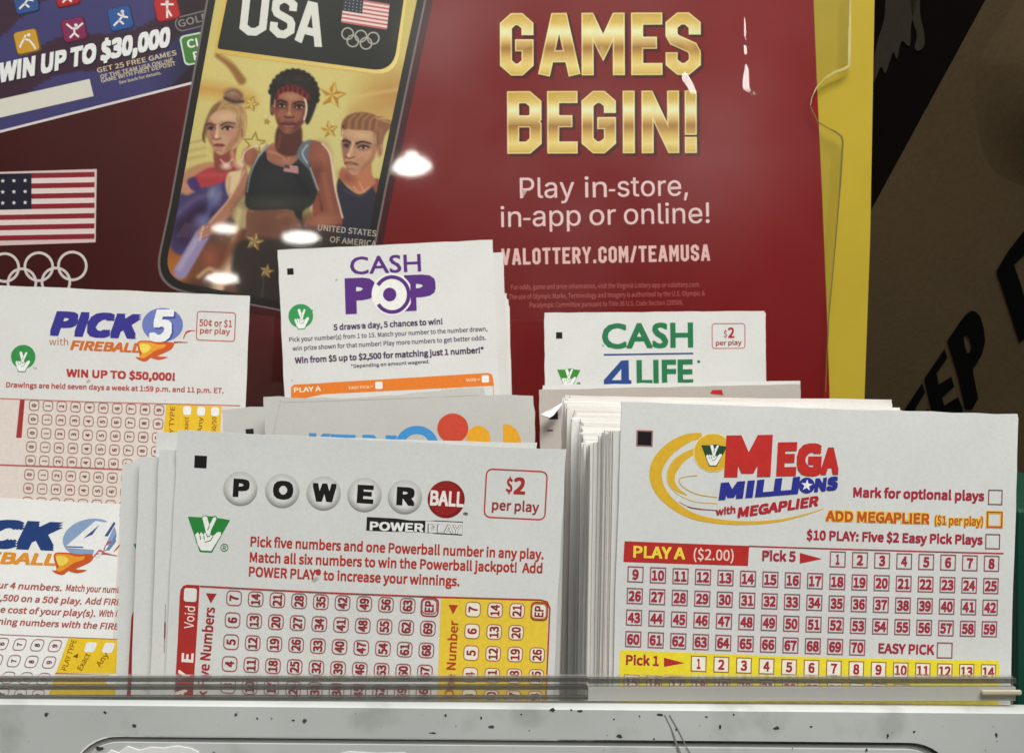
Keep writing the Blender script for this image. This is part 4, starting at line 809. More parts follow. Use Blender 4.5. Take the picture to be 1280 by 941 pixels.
# ================================================================== cardboard box at the back right
D_X = .52
NB_ = Vector((.10, -math.cos(math.radians(34)), -math.sin(math.radians(34)))).normalized()     # forward lean put in: the face turns down, away from the light, and darkens
PB_ = rackpt(1170, 300, D_X)
def hit(px, py, lift=0.0):
    d = Vector(((px - CX) / F, 1, -(py - CY) / F)); return d * (PB_.dot(NB_) / d.dot(NB_)) + NB_ * lift
bx = bpy.data.objects.new('cardboard_box', None); COL.objects.link(bx); bx.matrix_world = RW
prop(bx, 'tilted brown cardboard box with big black letters, in shade behind the yellow board', 'box')
h0, h1, h2 = hit(1232, 0), hit(1085, 270), hit(1400, 300)
ez_ = (h0 - h1).normalized(); ex_ = (h2 - h1); ex_ = (ex_ - ez_ * ex_.dot(ez_)).normalized()
cor = lambda s_, t, back=0.0: tuple(h1 + ez_ * s_ + ex_ * t - NB_ * back)
lo, hi, wd, bk = -.24, .24, .26, .30
V = [cor(lo, 0), cor(lo, wd), cor(hi, wd), cor(hi, 0)] + [cor(s_, t, bk) for s_, t in ((lo, 0), (lo, wd), (hi, wd), (hi, 0))]
link_mesh('box_front', V, [(0, 1, 2, 3), (1, 5, 6, 2), (4, 7, 6, 5), (0, 4, 5, 1), (3, 2, 6, 7)], KRAFT, bx)
sd = link_mesh('box_side', [cor(lo, 0), cor(hi, 0), cor(hi, 0, bk), cor(lo, 0, bk)], [(0, 1, 2, 3)], BLACK_PRINT, bx); sd['label'] = 'black printed side with a brown brush mark'
def side_pt(px, py, lift=.0004):
    d = Vector(((px - CX) / F, 1, -(py - CY) / F)); return d * (h1.dot(ex_) / d.dot(ex_)) - ex_ * lift
V, Q = [], []
for pts in ([(1092, 104), (1096, 60), (1106, 25), (1112, -12), (1147, -12), (1140, 30), (1138, 58), (1128, 52), (1122, 74), (1117, 66), (1108, 92), (1102, 84)], [(1139, -12), (1150, -12), (1151, 18), (1156, 42), (1156, 58), (1149, 64), (1144, 60), (1147, 44), (1141, 22)]):
    P = spline(pts, True, 4); tri = tessellate_polygon([[Vector((a, b, 0)) for a, b in P]]); o = len(V); V += [side_pt(a, b) for a, b in P]; Q += [tuple(i + o for i in t) for t in tri]
link_mesh('brush_mark', V, Q, KRAFT_SIDE, bx)
def face_slab(name, loops, l0, l1, mat):
    flat = [q for l in loops for q in l]; n = len(flat); tri = tessellate_polygon([[Vector((a, b, 0)) for a, b in l] for l in loops])
    V = [hit(a, b, l0) for a, b in flat] + [hit(a, b, l1) for a, b in flat]; Q = [tuple(t) for t in tri]; o = 0
    for l in loops:
        m = len(l); Q += [(o + i, o + (i + 1) % m, o + (i + 1) % m + n, o + i + n) for i in range(m)]; o += m
    return V, Q
V, Q = [], []; nu, nv = 24, 40  # bulge added so the upper right turns to the light and looks brighter
for j in range(nv + 1):
    py = -90 + 350 * j / nv; t = (py + 90) / 350; prof = t / .62 if t < .62 else 1 - (t - .62) / .38; prof = prof * prof * (3 - 2 * prof)
    for i in range(nu + 1): xl_ = max(1196, 1085 + (270 - py) * .5444 + 7); px = xl_ + (1436 - xl_) * i / nu; V.append(hit(px, py, -.0004 + .0055 * prof * (lambda q: q * q * (3 - 2 * q))(min(1, i / 14.0))))
for j in range(nv):
    for i in range(nu): q = j * (nu + 1) + i; Q.append((q, q + nu + 1, q + nu + 2, q + 1))
link_mesh('added_bright_bulge', V, Q, KRAFT, bx, None, None, None, True)
lt = lambda pts: [(960 + a / 4, 350 + b / 4) for a, b in pts]
P_ = lt([(895, 300), (960, 205), (990, 168), (1012, 152), (1035, 155), (1058, 178), (1076, 235), (1085, 300), (1070, 365), (1042, 415), (1022, 445), (1036, 525), (1050, 590), (1018, 645), (985, 642), (950, 480), (920, 380)]); Ph = lt([(975, 282), (990, 274), (1006, 290), (1016, 330), (1008, 360), (994, 362), (984, 330)])
E2 = lt([(780, 490), (880, 342), (896, 386), (842, 462), (852, 520), (915, 480), (930, 530), (868, 585), (880, 625), (948, 582), (972, 640), (972, 700), (830, 700), (815, 640)])
E1 = lt([(640, 706), (768, 514), (784, 560), (735, 640), (745, 672), (800, 640), (812, 690), (790, 730), (640, 760)])
ltd = lambda pts: [(960 + a / 4, 200 + b / 4) for a, b in pts]
Dd = ltd([(1140, 552), (1200, 452), (1270, 362), (1340, 290), (1440, 300), (1500, 420), (1480, 600), (1400, 760), (1300, 880), (1256, 908), (1215, 780), (1170, 640)]); Dh = ltd([(1228, 522), (1260, 490), (1330, 430), (1390, 440), (1400, 540), (1370, 640), (1290, 720), (1262, 620)])
V, Q = [], []
for loops in ([P_, Ph], [E2], [E1], [Dd, Dh]):
    flat = [q for l in loops for q in l]; tri = tessellate_polygon([[Vector((a, b, 0)) for a, b in l] for l in loops]); o = len(V)
    V += [hit(a, b, .0004) for a, b in flat]; Q += [tuple(i + o for i in t) for t in tri]
link_mesh('printed_letters', V, Q, plain('black_letter_print', (.006, .005, .005), .8, .1), bx)
gr = boxes('green_box', [((1272.5 - CX) * .222 / F, (1272.5 - CX) * .222 / F + .05, .222, .30, -.23, -(636 - CY) * .222 / F)], GREEN, None, RW, .0008)
prop(gr, 'dark green box edge at the far right beside the last slip', 'box')

def arc(cx, cy, rx, ry, a0, a1, rot=0, n=40):
    c, s_ = math.cos(math.radians(rot)), math.sin(math.radians(rot)); o = []
    for i in range(n + 1): a = math.radians(a0 + (a1 - a0) * i / n); x, y = rx * math.cos(a), ry * math.sin(a); o.append((cx + x * c - y * s_, cy + x * s_ + y * c))
    return o
# ================================================================== PLAY SLIPS
SLIP = .165      # real length of a slip
def hpx(D): return SLIP * F / D
STEP_TOPS = []
def foot(D, ytop): STEP_TOPS.append((D, -(ytop - CY) * D / F - SLIP))

# ---------------------------------------------------------------- left front: letter balls and red ball
D = .212; pb = Sheet(D, (222, 537), 2.95, .0006, -.0004)
pb.paper('play_slip', 486, hpx(D), PAPER, 'white slip with black letters on grey balls and a red ball, yellow number panel')
lg = pb.part('logo'); lgo = None
BALLS = [('P', 300.6, 610.5, 12.5), ('O', 353, 613, 15.5), ('W', 404.5, 616, 18), ('E', 455.5, 618, 12.5), ('R', 506, 620.6, 14)]
lg.rbox(518, 657, 120, 17, 0, (34, 32, 32), 2); lg.rbox(554.5, 658.8, 46.5, 14.5, 0, (214, 214, 210), 3)
lg.text('POWER', (462, 662), (529, 664.6), 11, (228, 228, 224), 4, .05); lg.text('PLAY', (534, 665), (576, 667), 11, (120, 120, 120), 4, .045); lg.text('PLAY', (535.6, 664.6), (575.4, 666.6), 10, (226, 226, 222), 5, .005)
lg.text('®', (578.5, 646), (584.5, 646.4), 6, (40, 38, 38), 3, .01)
lgo = lg.build()
for ch, x, y, w in BALLS:
    b = pb.part('letter_ball', lgo); R_ = 21.5
    def shade(q, x=x, y=y):
        dx, dy = (q[0] - x) / R_, (q[1] - y) / R_; r = math.hypot(dx, dy); f = min(1, max(0, (r - .62) / .38)) * (.35 + .65 * max(0, dy * .8 + .45)); return np.array((214, 215, 211)) * (1 - f) + np.array((138, 138, 136)) * f
    V, Q = [(x, y)], []; n = 32
    for k in range(1, 8):
        for i in range(n): a = 2 * math.pi * i / n; V.append((x + R_ * k / 7 * math.cos(a), y + R_ * k / 7 * math.sin(a)))
    for i in range(n): Q.append((0, 1 + i, 1 + (i + 1) % n))
    for k in range(6):
        for i in range(n): Q.append((1 + k * n + i, 1 + (k + 1) * n + i, 1 + (k + 1) * n + (i + 1) % n, 1 + k * n + (i + 1) % n))
    b.raw(V, Q, None, 2, shade)
    s_ = ''.join(ch); c0 = 12.5; b.text(ch, (x + .5 - w * .82, y + 10), (x + .5 + w * .82, y + 11.2), 23, (26, 24, 24), 3, .075); b.build()
rb = pb.part('red_ball', lgo); rb.ell(557.5, 623.5, 23.2, 23.2, (126, 24, 26), 4, 40); rb.ell(556.5, 622.5, 21, 21, (146, 34, 32), 5, 40); rb.text('BALL', (537, 631), (579, 633.4), 19, (232, 226, 220), 6, .05); rb.build()
pr = pb.part('price_box'); pr.rbox(644.5, 617.6, 78, 62, 8, (178, 62, 58), 2, 1.8); pr.text('$', (632, 614), (640, 614.6), 17, RED, 3, .035); pr.text('2', (641.5, 617), (656, 617.8), 21, RED, 3, .045); pr.text('per play', (614.5, 636.5), (673.5, 640), 12.5, DRED, 3, .03); pr.build()
ms = pb.part('hand_emblem'); mascot(ms, 235, 642, 53, GRN); ms.ell(280.5, 684, 5, 5, GRN, 3, 20, ring=1); ms.text('R', (278.6, 686.6), (282.6, 686.8), 5, GRN, 3, .02); ms.build()
mk = pb.part('corner_mark'); mk.rbox(250.8, 577, 15.5, 15.5, 0, (26, 22, 24), 2); mk.build()
it = pb.part('instruction_text'); TX = (176, 56, 46)
it.text('Pick five numbers and one Powerball number in any play.', (313, 682.5), (679.5, 699), 12.6, TX, 2, .04); it.text('Match all six numbers to win the Powerball jackpot!  Add', (312, 702), (678, 716.5), 12.6, TX, 2, .04); it.text('POWER PLAY® to increase your winnings.', (311, 720), (574, 732), 12.6, TX, 2, .04); it.build()
ng = pb.part('number_grid')
# red side bar and outline
bar = [(224.5, 745), (225.5, 737), (228.5, 732.5), (233, 730.5), (249.5, 731.2), (247, 775), (241.8, 860), (239, 905), (215, 905), (219, 850), (222, 800)]
ng.poly(bar, RED, 2)
ng.stroke([(250, 732.2), (400, 739.5), (540, 745), (676, 749.5), (684, 752), (687.6, 760), (685, 820), (681, 900)], 1.8, (170, 62, 58), 6, step=10)
ng.panel([(551, 746.5), (686, 750.5), (681, 905), (545, 905)], YEL, 2, 8, 8)
ng.rbox(237.8, 743.4, 16, 17, 3, (222, 220, 216), 4); ng.text('Void', (241.8, 786), (244, 758), 12, (232, 214, 208), 4, .012); ng.text('E', (241.5, 828), (242.2, 816.5), 15, (236, 224, 218), 4, .05); ng.text('Y', (236.8, 852), (237.8, 838), 15, (236, 224, 218), 4, .05); ng.text('A', (233, 875), (234, 861), 15, (236, 224, 218), 4, .05)
ng.text('Pick Five Numbers', (256.5, 893), (269, 759), 13, (162, 46, 48), 4, .03); ng.poly([(257.5, 741), (271, 741.6), (263.6, 753.5)], (162, 46, 48), 4)
ng.text('One Number', (567, 872), (573, 775), 11.5, (176, 74, 36), 4, .03); ng.poly([(560.5, 755), (572.5, 755.6), (566, 767)], (176, 60, 40), 4)
lab = lambda c, r: 'EP' if (c == 9 and r == 0) else (str(7 * c + 7 - r) if 7 * c + 7 - r <= 69 else None)
grid(ng, 292.7, 746.9, (27.1, 1.12), (-1.87, 27.4), 10, 5, lab, (19.5, 19.5), 5.5, -90, 11.5, PBOX, (146, 44, 50), None, 3, 1.35)
ng.rbox(537, 758.2, 23, 24, 6, (170, 50, 52), 3, 2)
lab2 = lambda c, r: ('EP' if r == 0 else (None if r == 1 else str(7 * c + 7 - r))) if c == 3 else str(7 * c + 7 - r)
grid(ng, 591.2, 761, (27.6, 1.0), (-1.2, 27.2), 4, 5, lab2, (19.5, 19.5), 5.5, -90, 11.5, (166, 116, 84), (146, 44, 50), (234, 226, 208), 3, 1.35)
ng.rbox(674.2, 764, 22, 24, 6, (170, 50, 42), 3.5, 2); ng.build()
foot(D, 537)
# slips fanned out to the left behind it
def fan(D, tl, th, lbl, hook=None, **kw):
    s_ = Sheet(D, tl, th, .0004, -.0002); s_.paper('play_slip', 486 * .212 / D, hpx(D), PAPER, lbl, 'play slip', 'slips fanned out behind the letter ball slip', **kw)
    if hook: hook(s_)
    foot(D, tl[1]); return s_
def hook_line(s_):
    p = s_.part('print_edge'); p.stroke([(206.5, 755), (206, 790), (205, 816)], [.6, 1.8, .7], (120, 50, 52), 2, step=5); p.build()
def hook_bar(s_):
    p = s_.part('number_grid'); p.poly([(164, 772), (166, 765), (172, 761.5), (181, 762), (178, 905), (155, 905), (159, 860)], RED, 2); p.rbox(173.5, 773, 10, 14, 2, (222, 220, 216), 3); p.build(); q = s_.part('hand_emblem'); mascot(q, 167, 676, 53, GRN); q.build()
fan(.2126, (199, 561.5), 2.2, 'white slip edge showing a thin brown line, just left of the letter ball slip', hook_line)
fan(.2136, (174.5, 570), 2.2, 'plain white slip edge, second to the left of the letter ball slip')
fan(.2150, (152.5, 572), 1.6, 'white slip with clipped corner and red bar edge, leftmost of the fanned slips', hook_bar, corner=.0016)
fan(.2166, (195.5, 540.5), 1.6, 'white slip standing tallest among the fanned slips, behind the letter ball slip')
for k in range(12):  # extra slips, not seen, added to keep light out of the gap
    fan(.2185 + k * .0022, (706.5 - 486 * .212 / (.2185 + k * .0022) + random.uniform(-2.5, 0), 566 - k * .9), 1.2, 'plain white slip added unseen behind the letter ball slip to shade the gap', nx=6, ny=8)

# ---------------------------------------------------------------- right front: gold swirl logo
D = .2066; mg = Sheet(D, (778, 502.5), 1.8, .0010, .0003)
mg.paper('play_slip', 498, hpx(D), PAPER, 'white slip with a gold swirl, red and blue lettering and rows of square number boxes')
lg = mg.part('logo'); GD = (216, 172, 48)
lz = lambda pts: [(760 + a / 4, 500 + b / 4) for a, b in pts]
sw = spline([np.array(q) for q in lz([(470, 176), (400, 190), (320, 235), (262, 300), (240, 370), (262, 450), (330, 525), (430, 580), (560, 606), (700, 612), (850, 600), (980, 570), (1072, 540)])], False, 6)
n_ = len(sw); wd_ = [max(.5, x) for x in np.interp(np.linspace(0, 1, n_), [0, .12, .25, .38, .5, .62, .75, 1], [6, 13, 16, 15, 10.5, 6.5, 4.5, .8])]
lg.stroke(sw, wd_, GD, 2)
inn = spline([np.array(q) for q in lz([(440, 250), (370, 290), (325, 345), (315, 395), (340, 440), (395, 475)])], False, 6); lg.stroke(inn, [max(.6, x) for x in np.interp(np.linspace(0, 1, len(inn)), [0, .3, .6, 1], [6, 12, 10, 1])], GD, 2)
lg.stroke(lz([(450, 234), (360, 275), (305, 345), (300, 410), (345, 465), (430, 505), (545, 515)]), .9, (222, 190, 100), 3, smooth=True); lg.stroke(lz([(445, 375), (375, 385), (355, 402), (385, 440), (450, 470), (545, 485)]), 1.1, (206, 172, 84), 3, smooth=True); lg.stroke(lz([(355, 508), (420, 538), (540, 550)]), [.6, 1.4, 1.1], (142, 64, 70), 3, smooth=True)
for ch, b0, b1, cp in (('M', (904.5, 596), (962, 595), 52), ('E', (969, 594.5), (993.5, 594), 42), ('G', (993.5, 594), (1024.5, 594), 40), ('A', (1024, 593), (1046.5, 592.5), 34)): lg.text(ch, b0, b1, cp, (190, 46, 42), 6, .085, up=(.06, -1))
lg.text('MILLI', (897.5, 624.5), (996, 616.5), 21.5, (44, 50, 140), 6, .085, up=(.14, -1)); lg.text('NS', (1016, 614.5), (1045, 611.5), 17, (44, 50, 140), 6, .085, up=(.12, -1)); lg.ell(1007, 606, 10, 9.8, (44, 50, 140), 6, 28)
lg.poly([(1007 + (7.5 if a % 2 == 0 else 3) * math.sin(a * math.pi / 5 + .1), 606 - (7.5 if a % 2 == 0 else 3) * math.cos(a * math.pi / 5 + .1)) for a in range(10)], (236, 238, 240), 7)
lg.text('with', (895, 643.5), (919, 640.5), 9, (172, 44, 56), 6, .05, .15); lg.text('MEGAPLIER', (921, 646.5), (1023, 631), 12.5, (176, 40, 50), 6, .06, .25); lgo = lg.build()
cn = mg.part('coin_emblem', lgo); cn.ell(891, 565.5, 24.5, 24.5, (232, 214, 150), 3, 40); cn.ell(891, 565.5, 23.3, 23.3, GD, 4, 40); mascot(cn, 876.5, 554, 32, (40, 74, 48), L=6); cn.build()
mk = mg.part('corner_mark'); mk.rbox(806.5, 548, 20.5, 20.5, 0, (150, 108, 108), 2); mk.rbox(806.5, 548, 17, 17, 0, (24, 18, 20), 3); mk.build()
op = mg.part('option_text'); MR = (166, 44, 62)
op.text('Mark for optional plays', (1065, 620.5), (1231, 626), 12.2, MR, 4, .048); op.rbox(1245.5, 621.5, 18.5, 19, 0, (140, 74, 88), 4, 1.3)
op.text('ADD MEGAPLIER', (1030, 651), (1161, 655), 15, (236, 196, 84), 3, .16); op.text('ADD MEGAPLIER', (1030.5, 650.5), (1161, 654.6), 13, (190, 84, 36), 4, .055); op.text('($1 per play)', (1167, 655.4), (1230, 657.4), 12, (236, 196, 84), 3, .16); op.text('($1 per play)', (1167.5, 655), (1229.5, 657), 11, (188, 96, 40), 4, .04); op.rbox(1244.5, 649.5, 22, 22, 0, (232, 186, 74), 3, 4); op.rbox(1244.5, 649.5, 20.5, 20.5, 0, (176, 84, 52), 4, 2)
op.text('$10 PLAY: Five $2 Easy Pick Plays', (1006.7, 673.6), (1229, 680.6), 12, MR, 4, .048); op.rbox(1242, 676.8, 19, 19, 0, (140, 74, 88), 4, 1.3); op.build()
ng = mg.part('number_grid')
ng.poly([(781.5, 676.5), (935.5, 681.5), (934, 706.5), (780, 702.5)], (180, 46, 42), 2); ng.stroke([(935, 682), (1100, 687), (1256, 692)], 1.8, (160, 56, 60), 2, step=12)
ng.text('PLAY A', (792, 697), (856, 699), 15, (238, 214, 70), 4, .045); ng.text('($2.00)', (866.5, 698.8), (916, 700.4), 13.5, (234, 204, 190), 4, .02)
ng.text('Pick 5', (951.5, 700), (993, 701), 13, MR, 4, .045); ng.poly([(998.5, 690), (1025.5, 697.5), (998.3, 703)], (178, 44, 46), 4)
ng.poly([(776, 812.5), (1000, 819.5), (1249, 826), (1251, 832), (1249, 905), (773, 905)], (232, 214, 52), 2)
ng.text('Pick 1', (783, 831), (823.5, 832), 12.5, MR, 4, .045); ng.poly([(830, 821.5), (855.5, 828), (830, 833)], (178, 44, 46), 4)
BX = (150, 88, 100)
grid(ng, 1045.6, 698, (27.85, .9), (0, 0), 8, 1, lambda c, r: str(c + 1), (19.8, 20), 0, 0, 12.5, BX, MR, None, 3, 1.35, bold=.048)
grid(ng, 795, 717.8, (27.79, .9), (-.95, 27.0), 17, 4, lambda c, r: str(9 + c + 17 * r) if 9 + c + 17 * r <= 70 else None, (19.8, 20), 0, 0, 12.5, BX, MR, None, 3, 1.35, bold=.048)
ng.text('EASY PICK', (1096.5, 815), (1167, 817.5), 12.5, MR, 4, .04); ng.rbox(1180.5, 812.2, 20, 20, 0, BX, 4, 1.4)
grid(ng, 872.9, 828.7, (27.97, .88), (0, 0), 14, 1, lambda c, r: str(c + 1), (19.5, 20), 0, 0, 12.5, (150, 110, 70), MR, (236, 230, 214), 3, 1.35, bold=.048)
grid(ng, 790, 853, (27.97, .88), (0, 0), 13, 1, lambda c, r: str(c + 15), (19.5, 20), 0, 0, 12.5, (150, 110, 70), MR, (236, 230, 214), 3, 1.35, bold=.048); ng.build()
foot(D, 502)
# the thick pack behind it: every slip is a sheet of its own
t_ = .00032; V, Q = box_vf(0, .0825, 0, t_, -SLIP, 0)
pk0 = link_mesh('play_slip', V, Q, PAPER_S, None, RW)
variants = [pk0.data]
def sheet_var(seed):
    r = random.Random(seed); V, Q = [], []; n = 12; m = 8
    tops = [r.uniform(-1, 1) * .00012 for _ in range(n + 1)]; sl_ = r.uniform(-.0008, .0008)
    for b in (0, 1):
        for j in range(m + 1):
            for i in range(n + 1): u = .0825 * i / n; V.append((u + (r.uniform(-1, 1) * .00006 if i in (0, n) else 0), b * t_ + .00012 * math.sin(i * .7 + seed) , -SLIP * (j / m) ** 1.5 + (tops[i] + sl_ * u / .0825 if j == 0 else 0)))
    W_ = n + 1; o = W_ * (m + 1)
    for j in range(m):
        for i in range(n): a = j * W_ + i; Q += [(a, a + W_, a + W_ + 1, a + 1), (o + a, o + a + 1, o + a + W_ + 1, o + a + W_)]
    for i in range(n): Q.append((i, i + 1, o + i + 1, o + i)); a = m * W_ + i; Q.append((a, o + a, o + a + 1, a + 1))
    for j in range(m): a = j * W_; Q.append((a, o + a, o + a + W_, a + W_)); a += n; Q.append((a, a + W_, o + a + W_, o + a))
    me = bpy.data.meshes.new('play_slip'); me.from_pydata(V, [], Q); me.materials.append(PAPER_S); return me
variants = [sheet_var(k) for k in range(6)]
y = .2076; k = 0; rr = random.Random(11); walk = 0; lab_pack = 'plain white slip in the thick pack behind the gold swirl slip'
while y < .2575:
    f = (y - .2076) / .05
    o = pk0 if k == 0 else pk0.copy()
    if k: COL.objects.link(o)
    o.data = variants[k % 6]
    xl = np.interp(f, [0, .03, .06, .10, .2, .35, .55, .85, 1], [.0598, .0592, .0585, .0566, .0574, .0582, .0589, .0610, .0613])
    zt = np.interp(f, [0, .05, .08, .12, .2, .35, .55, .85, 1], [-.0156, -.0160, -.0176, -.0192, -.0200, -.0194, -.0158, -.0118, -.0103])
    if rr.random() < .16: walk = rr.choice((-.0005, .0004, .0009, .0015, .0021)) * (.35 + f)
    if f < .13: walk = rr.uniform(-.0002, .0002)
    o.matrix_world = RW @ Matrix.Translation((xl + walk + rr.uniform(-.00022, .00022), y, zt + rr.uniform(-.0003, .0003))) @ Matrix.Rotation(math.radians(rr.uniform(-.25, .25) + 1.0), 4, 'Y')
    prop(o, lab_pack, 'play slip', 'slips in the pack behind the gold swirl slip')
    y += .00042 + (rr.random() < .12) * .0003; k += 1
# two slips at the back of the pack stick out to the right
for (dD, tl, w) in ((.2590, (703, 497), 400), (.2600, (706, 494), 379)):
    s_ = Sheet(dD, tl, 1.2); s_.paper('play_slip', w, hpx(dD), PAPER_W, 'white slip ending the gold swirl pack, ' + ('its corner farthest right' if w == 400 else 'slightly higher, corner second from right'), 'play slip', 'slips in the pack behind the gold swirl slip', corner=0)

# ---------------------------------------------------------------- pack between, with a curled torn corner
D = .314; md = Sheet(D, (674, 487), -1.2, .0004, 0)
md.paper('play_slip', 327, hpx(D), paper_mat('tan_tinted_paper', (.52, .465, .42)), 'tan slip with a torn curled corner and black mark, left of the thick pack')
p = md.part('corner_mark'); p.rbox(692, 519, 11, 10, 0, (28, 22, 24), 2); p.build(); p = md.part('printed_trace'); p.rbox(688, 538, 7, 2.2, 0, (110, 70, 72), 2); p.build(); p = md.part('printed_logo_top'); p.poly([(887, 492), (890, 487.5), (902, 487), (904, 494)], (186, 44, 44), 2); p.build()
V, Q = [], []
cp = [(675.5, 518.5), (682, 514), (690, 510.5), (698, 506), (703, 503), (702, 507), (697, 513), (692, 519.5), (687, 522.5), (681, 520.5)]
for (a, b) in cp: 
    lift = .0006 + .003 * max(0, min(1, (b - 503) / 18)); q = rackpt(a, b, D - .0008 - lift); V.append((q.x, q.y, q.z))
V = [tuple(v) for v in V]; q = rackpt(689, 513, D - .0026); V.append((q.x, q.y, q.z)); Q = [(len(V) - 1, i, (i + 1) % (len(V) - 1)) for i in range(len(V) - 1)]
Mi = md.M.inverted() @ RW; cur = link_mesh('torn_corner', [Mi @ Vector(v) for v in V], Q, PAPER_W, md.root); so = cur.modifiers.new('thick', 'SOLIDIFY'); so.thickness = .0003
foot(D, 487)
for k, (dD, tl, w, l) in enumerate(((.3165, (678, 486), 322, 'first'), (.3190, (681, 484), 318, 'second'), (.322, (678, 481.5), 322, 'third'))):
    s_ = Sheet(dD, tl, -1.0); s_.paper('play_slip', w, hpx(dD), PAPER_W, f'white slip top edge, {l} behind the tan slip with a torn corner', 'play slip', 'slips behind the tan torn slip', wear=.0002); foot(dD, tl[1])

# ---------------------------------------------------------------- worn slip with blue letters behind the letter ball slip
D = .305; kn = Sheet(D, (330, 497.5), -.6, .0010, .0006)
kn.paper('play_slip', 338.5, hpx(D), PAPER_G, 'worn grey slip with cut off blue letters and red dot, behind the letter ball slip', wear=.0003, wave=.0005)
lg = kn.part('logo'); KB = (66, 140, 200)
lg.text('K', (385, 578), (414, 579), 37, KB, 2, .08); lg.text('E', (412, 579), (444, 580), 36.5, KB, 2, .08); lg.text('N', (452, 580), (495, 581), 37, KB, 2, .08); lg.ell(521, 557, 27, 25, KB, 2, 40, ring=11)
lg.ell(566, 535, 19.5, 18.5, (196, 70, 48), 4, 36); lg.ell(598, 548, 15, 16, (222, 160, 40), 3, 30); lg.poly([(629, 530), (638, 531), (646, 537), (651, 547), (652, 560), (629, 560)], (222, 160, 40), 3); lg.build()
p = kn.part('fold_line'); p.stroke([(351, 500), (344, 530), (341, 548)], .8, (168, 164, 154), 2); p.stroke([(352, 503), (470, 499), (600, 494)], .9, (176, 172, 162), 2, step=12); p.build(); foot(D, 497)
D = .312; s_ = Sheet(D, (277, 512.5), -5.0, .0006, .0008); s_.paper('play_slip', 330, hpx(D), PAPER_G, 'worn grey slip tilted to the left, half hidden behind the blue lettered one', wear=.0003); p = s_.part('corner_mark'); p.rbox(312, 540, 10, 8, 0, (30, 26, 28), 2); p.build(); foot(D, 512)

# ---------------------------------------------------------------- back middle: purple logo
D = .381; cpz = Sheet(D, (347, 312.5), -2.7, .0006, -.0003)
cpz.paper('play_slip', 269, hpx(D), PAPER_W, 'white slip with purple logo lettering and an orange bar, in the back row'); PU, PD = (88, 46, 124), (74, 48, 84)
lg = cpz.part('logo'); cz = lambda a, b: (330 + a / 4, 280 + b / 4)
lg.text('CASH', cz(432, 255), cz(786, 238), 22, PU, 2, .018, font='geo'); lg.text('P', cz(408, 452), cz(560, 446), 45, PU, 2, .07, font='geo', up=(-.03, -1)); lg.text('P', cz(705, 437), cz(862, 430), 45, PU, 2, .07, font='geo', up=(-.03, -1))
c_ = cz(640, 353); lg.ell(*c_, 25.5, 26.5, (232, 231, 226), 3, 44); lg.stroke(arc(c_[0], c_[1], 20.8, 21.8, -148, 146), 4.8, PU, 4.5); lg.ell(c_[0] - 3, c_[1], 8.4, 8.6, PU, 4.5, 28); lg.build()
p = cpz.part('hand_emblem'); p.ell(376, 395, 15.5, 15, (56, 148, 84), 2, 36); mascot(p, 361.5, 386, 30, (56, 148, 84), L=3); p.build()
p = cpz.part('corner_mark'); p.rbox(363, 339.5, 8, 8, 0, (24, 22, 26), 2); p.build()
p = cpz.part('instruction_text')
p.text('5 draws a day, 5 chances to win!', cz(348, 532), cz(893, 502), 7.6, PD, 2, .05); p.text('Pick your number(s) from 1 to 15. Match your number to the number drawn,', cz(126, 590), cz(1118, 535), 5.8, PD, 2, .026); p.text('win prize shown for that number! Play more numbers to get better odds.', cz(144, 634), cz(1110, 580), 5.8, PD, 2, .026); p.text('Win from $5 up to $2,500 for matching just 1 number!*', cz(155, 698), cz(1100, 645), 7.8, PD, 2, .055); p.text('*Depending on amount wagered.', cz(435, 720), cz(828, 696), 4.4, PD, 2, .035); p.build()
p = cpz.part('play_panel'); OR = (226, 124, 44)
p.poly([cz(135, 845 + 40), cz(135, 815), cz(150, 803), cz(1120, 744), cz(1140, 752), cz(1146, 775), cz(1150, 808), cz(300, 850)], OR, 2); p.text('PLAY A', cz(150, 842), cz(285, 834), 6, (250, 232, 214), 3, .03); p.text('EASY PICK >', cz(425, 826), cz(545, 820), 3.6, (250, 220, 190), 3, .02); p.rbox(*cz(574, 806), 9, 9, 1.5, (250, 246, 240), 3); p.text('VOID >', cz(1010, 788), cz(1080, 784), 3.6, (250, 220, 190), 3, .02); p.rbox(*cz(1107, 774), 9, 9, 1.5, (250, 246, 240), 3); p.stroke([cz(1145, 790), cz(1150, 880)], .8, OR, 2); p.text('1 Select from below:', cz(890, 838), cz(1100, 828), 3.4, (200, 130, 80), 3, .01); p.build(); foot(D, 312)
for k, (dx, dy, l) in enumerate(((14, 11, 'first'), (16, 44, 'second'), (20, 68, 'third'), (23, 76, 'fourth'), (25, 84, 'fifth'), (26, 90, 'sixth'))):
    dD = D + .0012 + k * .0016; s_ = Sheet(dD, (347 + dx + k * .3, 312 + dy * .9 + 8 - dx * .3), -2.2 + k * .2, .0003); s_.paper('play_slip', 269 * D / dD, hpx(dD), PAPER_S, f'white slip edge, {l} sheet behind the purple logo slip', 'play slip', 'slips behind the purple logo slip')
